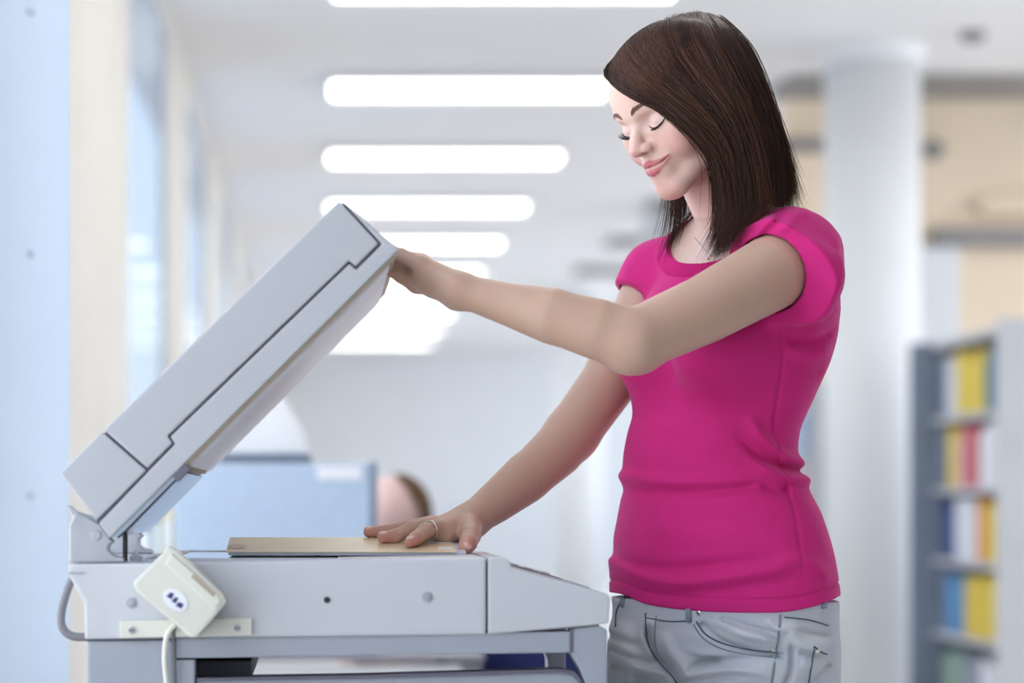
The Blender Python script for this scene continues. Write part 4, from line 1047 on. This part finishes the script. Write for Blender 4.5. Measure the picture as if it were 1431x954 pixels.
# ---- jeans details: waistband edge, belt loops, pocket edges, seams, rivets, zip
def on_jeans(pts, off=.0012, n=8, Y0=3.10):
    c = catmull(pts, n); return snap(jeans, [Pn(x, y, Y0) for x, y in c], off, 8)
def cam_hit(px, py, node, off=0.0):
    o = np.array([0, 0, ZC]); d = Pn(px, py, 1.0) - o; d = d; t = 2.9
    for _ in range(60):
        q = ev(node, (o + d * t)[None])[0] - off
        if q < 2e-4: break
        t += q * .8
        if t > 3.7: return None
    return o + d * t
def hits(pts, off, n=6): return [q for q in (cam_hit(x, y, jeans, off) for x, y in catmull(pts, n)) if q is not None]
def seam(name, pts, r, m, off=.0006):
    h = hits(pts, off + .0004)
    if len(h) > 6:
        h = np.array(h); h[1:-1] = (h[:-2] + 2 * h[1:-1] + h[2:]) / 4; h = list(h)
    if len(h) > 2: return obj(name, tube([Vector(q) for q in h], r, 6), m, wm, True)
seam('pocket_edge', [(973, 868), (985, 885), (1010, 899), (1045, 907), (1080, 911)], .0011, 'denim_dark', .0002)
seam('pocket_edge', [(969, 872), (982, 891), (1008, 906), (1045, 914), (1078, 918)], .0010, 'denim_seam', .0003)
seam('side_seam', [(1090, 858), (1088, 885), (1084, 915), (1078, 955), (1072, 985)], .0015, 'denim_seam', 0)
seam('fly_seam', [(902, 856), (903, 880), (908, 905), (922, 926), (938, 943), (948, 958)], .0011, 'denim_dark', .0002)
seam('fly_seam', [(917, 860), (915, 885), (918, 908), (930, 925)], .0010, 'denim_seam', .0002)
seam('waistband_edge', [(904, 863), (935, 868), (962, 867)], .0009, 'denim_dark', .0002)
seam('waistband_edge', [(1096, 862), (1130, 866), (1158, 874)], .0009, 'denim_dark', .0002)
seam('back_pocket', [(1138, 903), (1135, 925), (1130, 956), (1126, 985)], .0011, 'denim_dark', .0002)
seam('back_pocket', [(1138, 903), (1148, 911), (1156, 914)], .0011, 'denim_dark', .0002)
seam('front_pocket_edge', [(868, 838), (861, 855), (860, 875)], .0010, 'denim_dark', .0002)
for pts in (((962, 850), (963, 868)), ((1150, 836), (1152, 850)), ((871, 836), (869, 846))):
    h = [cam_hit(x, y, jeans, .001) for x, y in (pts[0], ((pts[0][0] + pts[1][0]) / 2, (pts[0][1] + pts[1][1]) / 2), pts[1])]
    if all(q is not None for q in h): obj('belt_loop', tube([Vector(q) for q in h], .0042, 8), 'denim_seam', wm, True)
for x, y in ((977, 856), (1080, 909), (1142, 910)):
    q = cam_hit(x, y, jeans, .001)
    if q is not None:
        bm = bmesh.new(); g = grad(jeans, q)[0]; rot = Vector((0, 0, 1)).rotation_difference(Vector(g)).to_matrix().to_4x4()
        bmesh.ops.create_uvsphere(bm, u_segments=14, v_segments=8, radius=.0040, matrix=Matrix.Translation(q) @ rot @ Matrix.Diagonal((1, 1, .5, 1)))
        obj('rivet', bm, 'gold', wm, True)
# ---- shoes
for leg in ((.61, 3.20), (.48, 3.36)):
    fw = np.array([-.82, -.57, 0]); a = np.array([leg[0], leg[1], 0])
    so = U(.02, chain([a - fw * .05 + [0, 0, .045], a + fw * .05 + [0, 0, .05], a + fw * .14 + [0, 0, .034]], [.04, .042, .034]), RC(a + [0, 0, .04], a + [0, 0, .10], .04, .042))
    so = SUB(.004, so, FN(lambda p: p[:, 2] - .012, a, .4))
    v, f = surface(so, a + [-.24, -.22, -.01], a + [.24, .22, .17], .005); s_o = mesh_np('shoe', v, f, 'shoe', wm)
    so2 = U(.01, chain([a - fw * .05, a + fw * .05, a + fw * .14], [.044, .044, .038])); so2 = SUB(.003, so2, FN(lambda p: p[:, 2] - .0005, a, .4), FN(lambda p: .014 - p[:, 2], a, .4))
    v, f = surface(so2, a + [-.24, -.22, -.01], a + [.24, .22, .06], .004); mesh_np('sole', v, f, 'label_white', s_o)

# ------------------------------------------------------------------ seated person behind the divider
pY = 6.16
s2 = empty('person', (.42, pY, 0), 'seated brown-haired person in navy clothes leaning behind the blue desk divider', 'person')
hc = Pn(541, 722, pY)
fwd = np.array([-.75, -.1, -.65])
hd2 = U(.03, EL(hc + np.array([.02, 0, .01]), (.085, .072, .095)), EL(hc + np.array([-.03, -.005, -.045]), (.055, .052, .065)), RC(hc + np.array([-.075, -.01, -.015]), hc + np.array([-.095, -.012, -.045]), .008, .011))
sh0 = hc + np.array([.20, .0, -.16]); hip = np.array([.62, pY, .52])
arms2 = [U(.015, chain([sh0 + np.array([0, s * .16, 0]), sh0 + np.array([-.05, s * .2, -.26]), sh0 + np.array([-.22, s * .10, -.20])], [.05, .04, .028]),
           [chain([sh0 + np.array([-.22, s * .10, -.20]), sh0 + np.array([-.28, s * .09 + o2, -.205]), sh0 + np.array([-.315, s * .09 + o2 * 1.2, -.22])], [.014, .009, .007]) for o2 in (-.03, -.015, 0, .015, .03)]) for s in (1, -1)]
b2 = U(.03, hd2, RC(hc + np.array([.04, 0, -.05]), sh0 + np.array([-.02, 0, .02]), .05, .055), arms2)
v, f = surface(b2, (-.15, pY - .35, .45), (.75, pY + .35, 1.25), .006)
c2 = np.tile(np.array(lin((232, 196, 186))), (len(v), 1)); mesh_np('body', v, f, 'skin', s2, c2)
top2 = U(.04, RC(sh0 + np.array([0, -.13, -.03]), sh0 + np.array([0, .13, -.03]), .075, .075), RC(sh0 + np.array([.02, 0, -.08]), hip, .135, .15),
         [RC(sh0 + np.array([0, s * .16, 0]), sh0 + np.array([-.035, s * .19, -.18]), .06, .053) for s in (1, -1)])
v, f = surface(top2, (.1, pY - .4, .3), (.95, pY + .4, 1.2), .008); mesh_np('sweater', v, f, 'navy', s2)
trs = U(.03, EL(hip + np.array([0, 0, -.01]), (.17, .19, .11)), [chain([hip + np.array([-.02, s * .1, -.02]), hip + np.array([-.40, s * .11, -.03]), hip + np.array([-.36, s * .11, -.44])], [.09, .065, .05]) for s in (1, -1)])
v, f = surface(trs, (.0, pY - .35, .03), (.9, pY + .35, .75), .009); mesh_np('trousers', v, f, 'navy', s2)
for s in (1, -1):
    a = np.array([hip[0] - .36, pY + s * .11, 0]); so = SUB(.004, chain([a + [.03, 0, .04], a + [-.1, 0, .035], a + [-.15, 0, .03]], [.042, .04, .03]), FN(lambda p: p[:, 2] - .001, a, .4))
    v, f = surface(so, a + [-.25, -.1, -.01], a + [.15, .1, .15], .007); mesh_np('shoe', v, f, 'black', s2)
n = 900; g = np.random.default_rng(5); th = g.uniform(0, 2 * np.pi, n); K = 12
root = hc + np.array([.02, 0, .01]); dirs = g.normal(0, 1, (n * 8, 3)); dirs /= np.linalg.norm(dirs, axis=1, keepdims=True); dirs = dirs[(dirs[:, 0] * .75 + dirs[:, 2] * .65) > .62][:n]; n = len(dirs); dirs /= np.linalg.norm(dirs, axis=1, keepdims=True)
t = np.linspace(0, 1, K)[None, :, None]; dd = dirs[:, None] * (1 - t * .2) + np.array([.5, 0, -.8]) * t; dd /= np.linalg.norm(dd, axis=2, keepdims=True)
pp = root + dd * (np.array([.090, .078, .099]) * (1 + .05 * t))
v, f = strands(pp, np.full((n, K), .0024)); mesh_np('hair', v, f, 'hair_brown', s2, np.tile(np.array(lin((112, 84, 62))), (len(v), 1)))
# office chair under the seated person
ch = empty('office_chair', (.66, pY, 0), 'dark office chair under the seated person behind the desk', 'chair')
obj('seat', box(.42, .86, pY - .22, pY + .22, .36, .41, .02), 'black', ch)
obj('backrest', box(.84, .88, pY - .2, pY + .2, .55, .95, .015), 'black', ch)
obj('back_bar', box(.85, .88, pY - .03, pY + .03, .38, .56, .004), 'copier_dark', ch)
obj('gas_column', lathe_z([(.03, .08), (.03, .36)], .64, pY, 16), 'steel', ch)
for k in range(5):
    a = 2 * math.pi * k / 5; e = Vector((.64 + .27 * math.cos(a), pY + .27 * math.sin(a), .06))
    l5 = obj('leg', tube([(.64, pY, .09), e], [.022, .016], 8), 'black', ch); bm = bmesh.new()
    bmesh.ops.create_uvsphere(bm, u_segments=12, v_segments=8, radius=.028, matrix=Matrix.Translation((e.x, e.y, .029))); obj('caster', bm, 'black', l5)
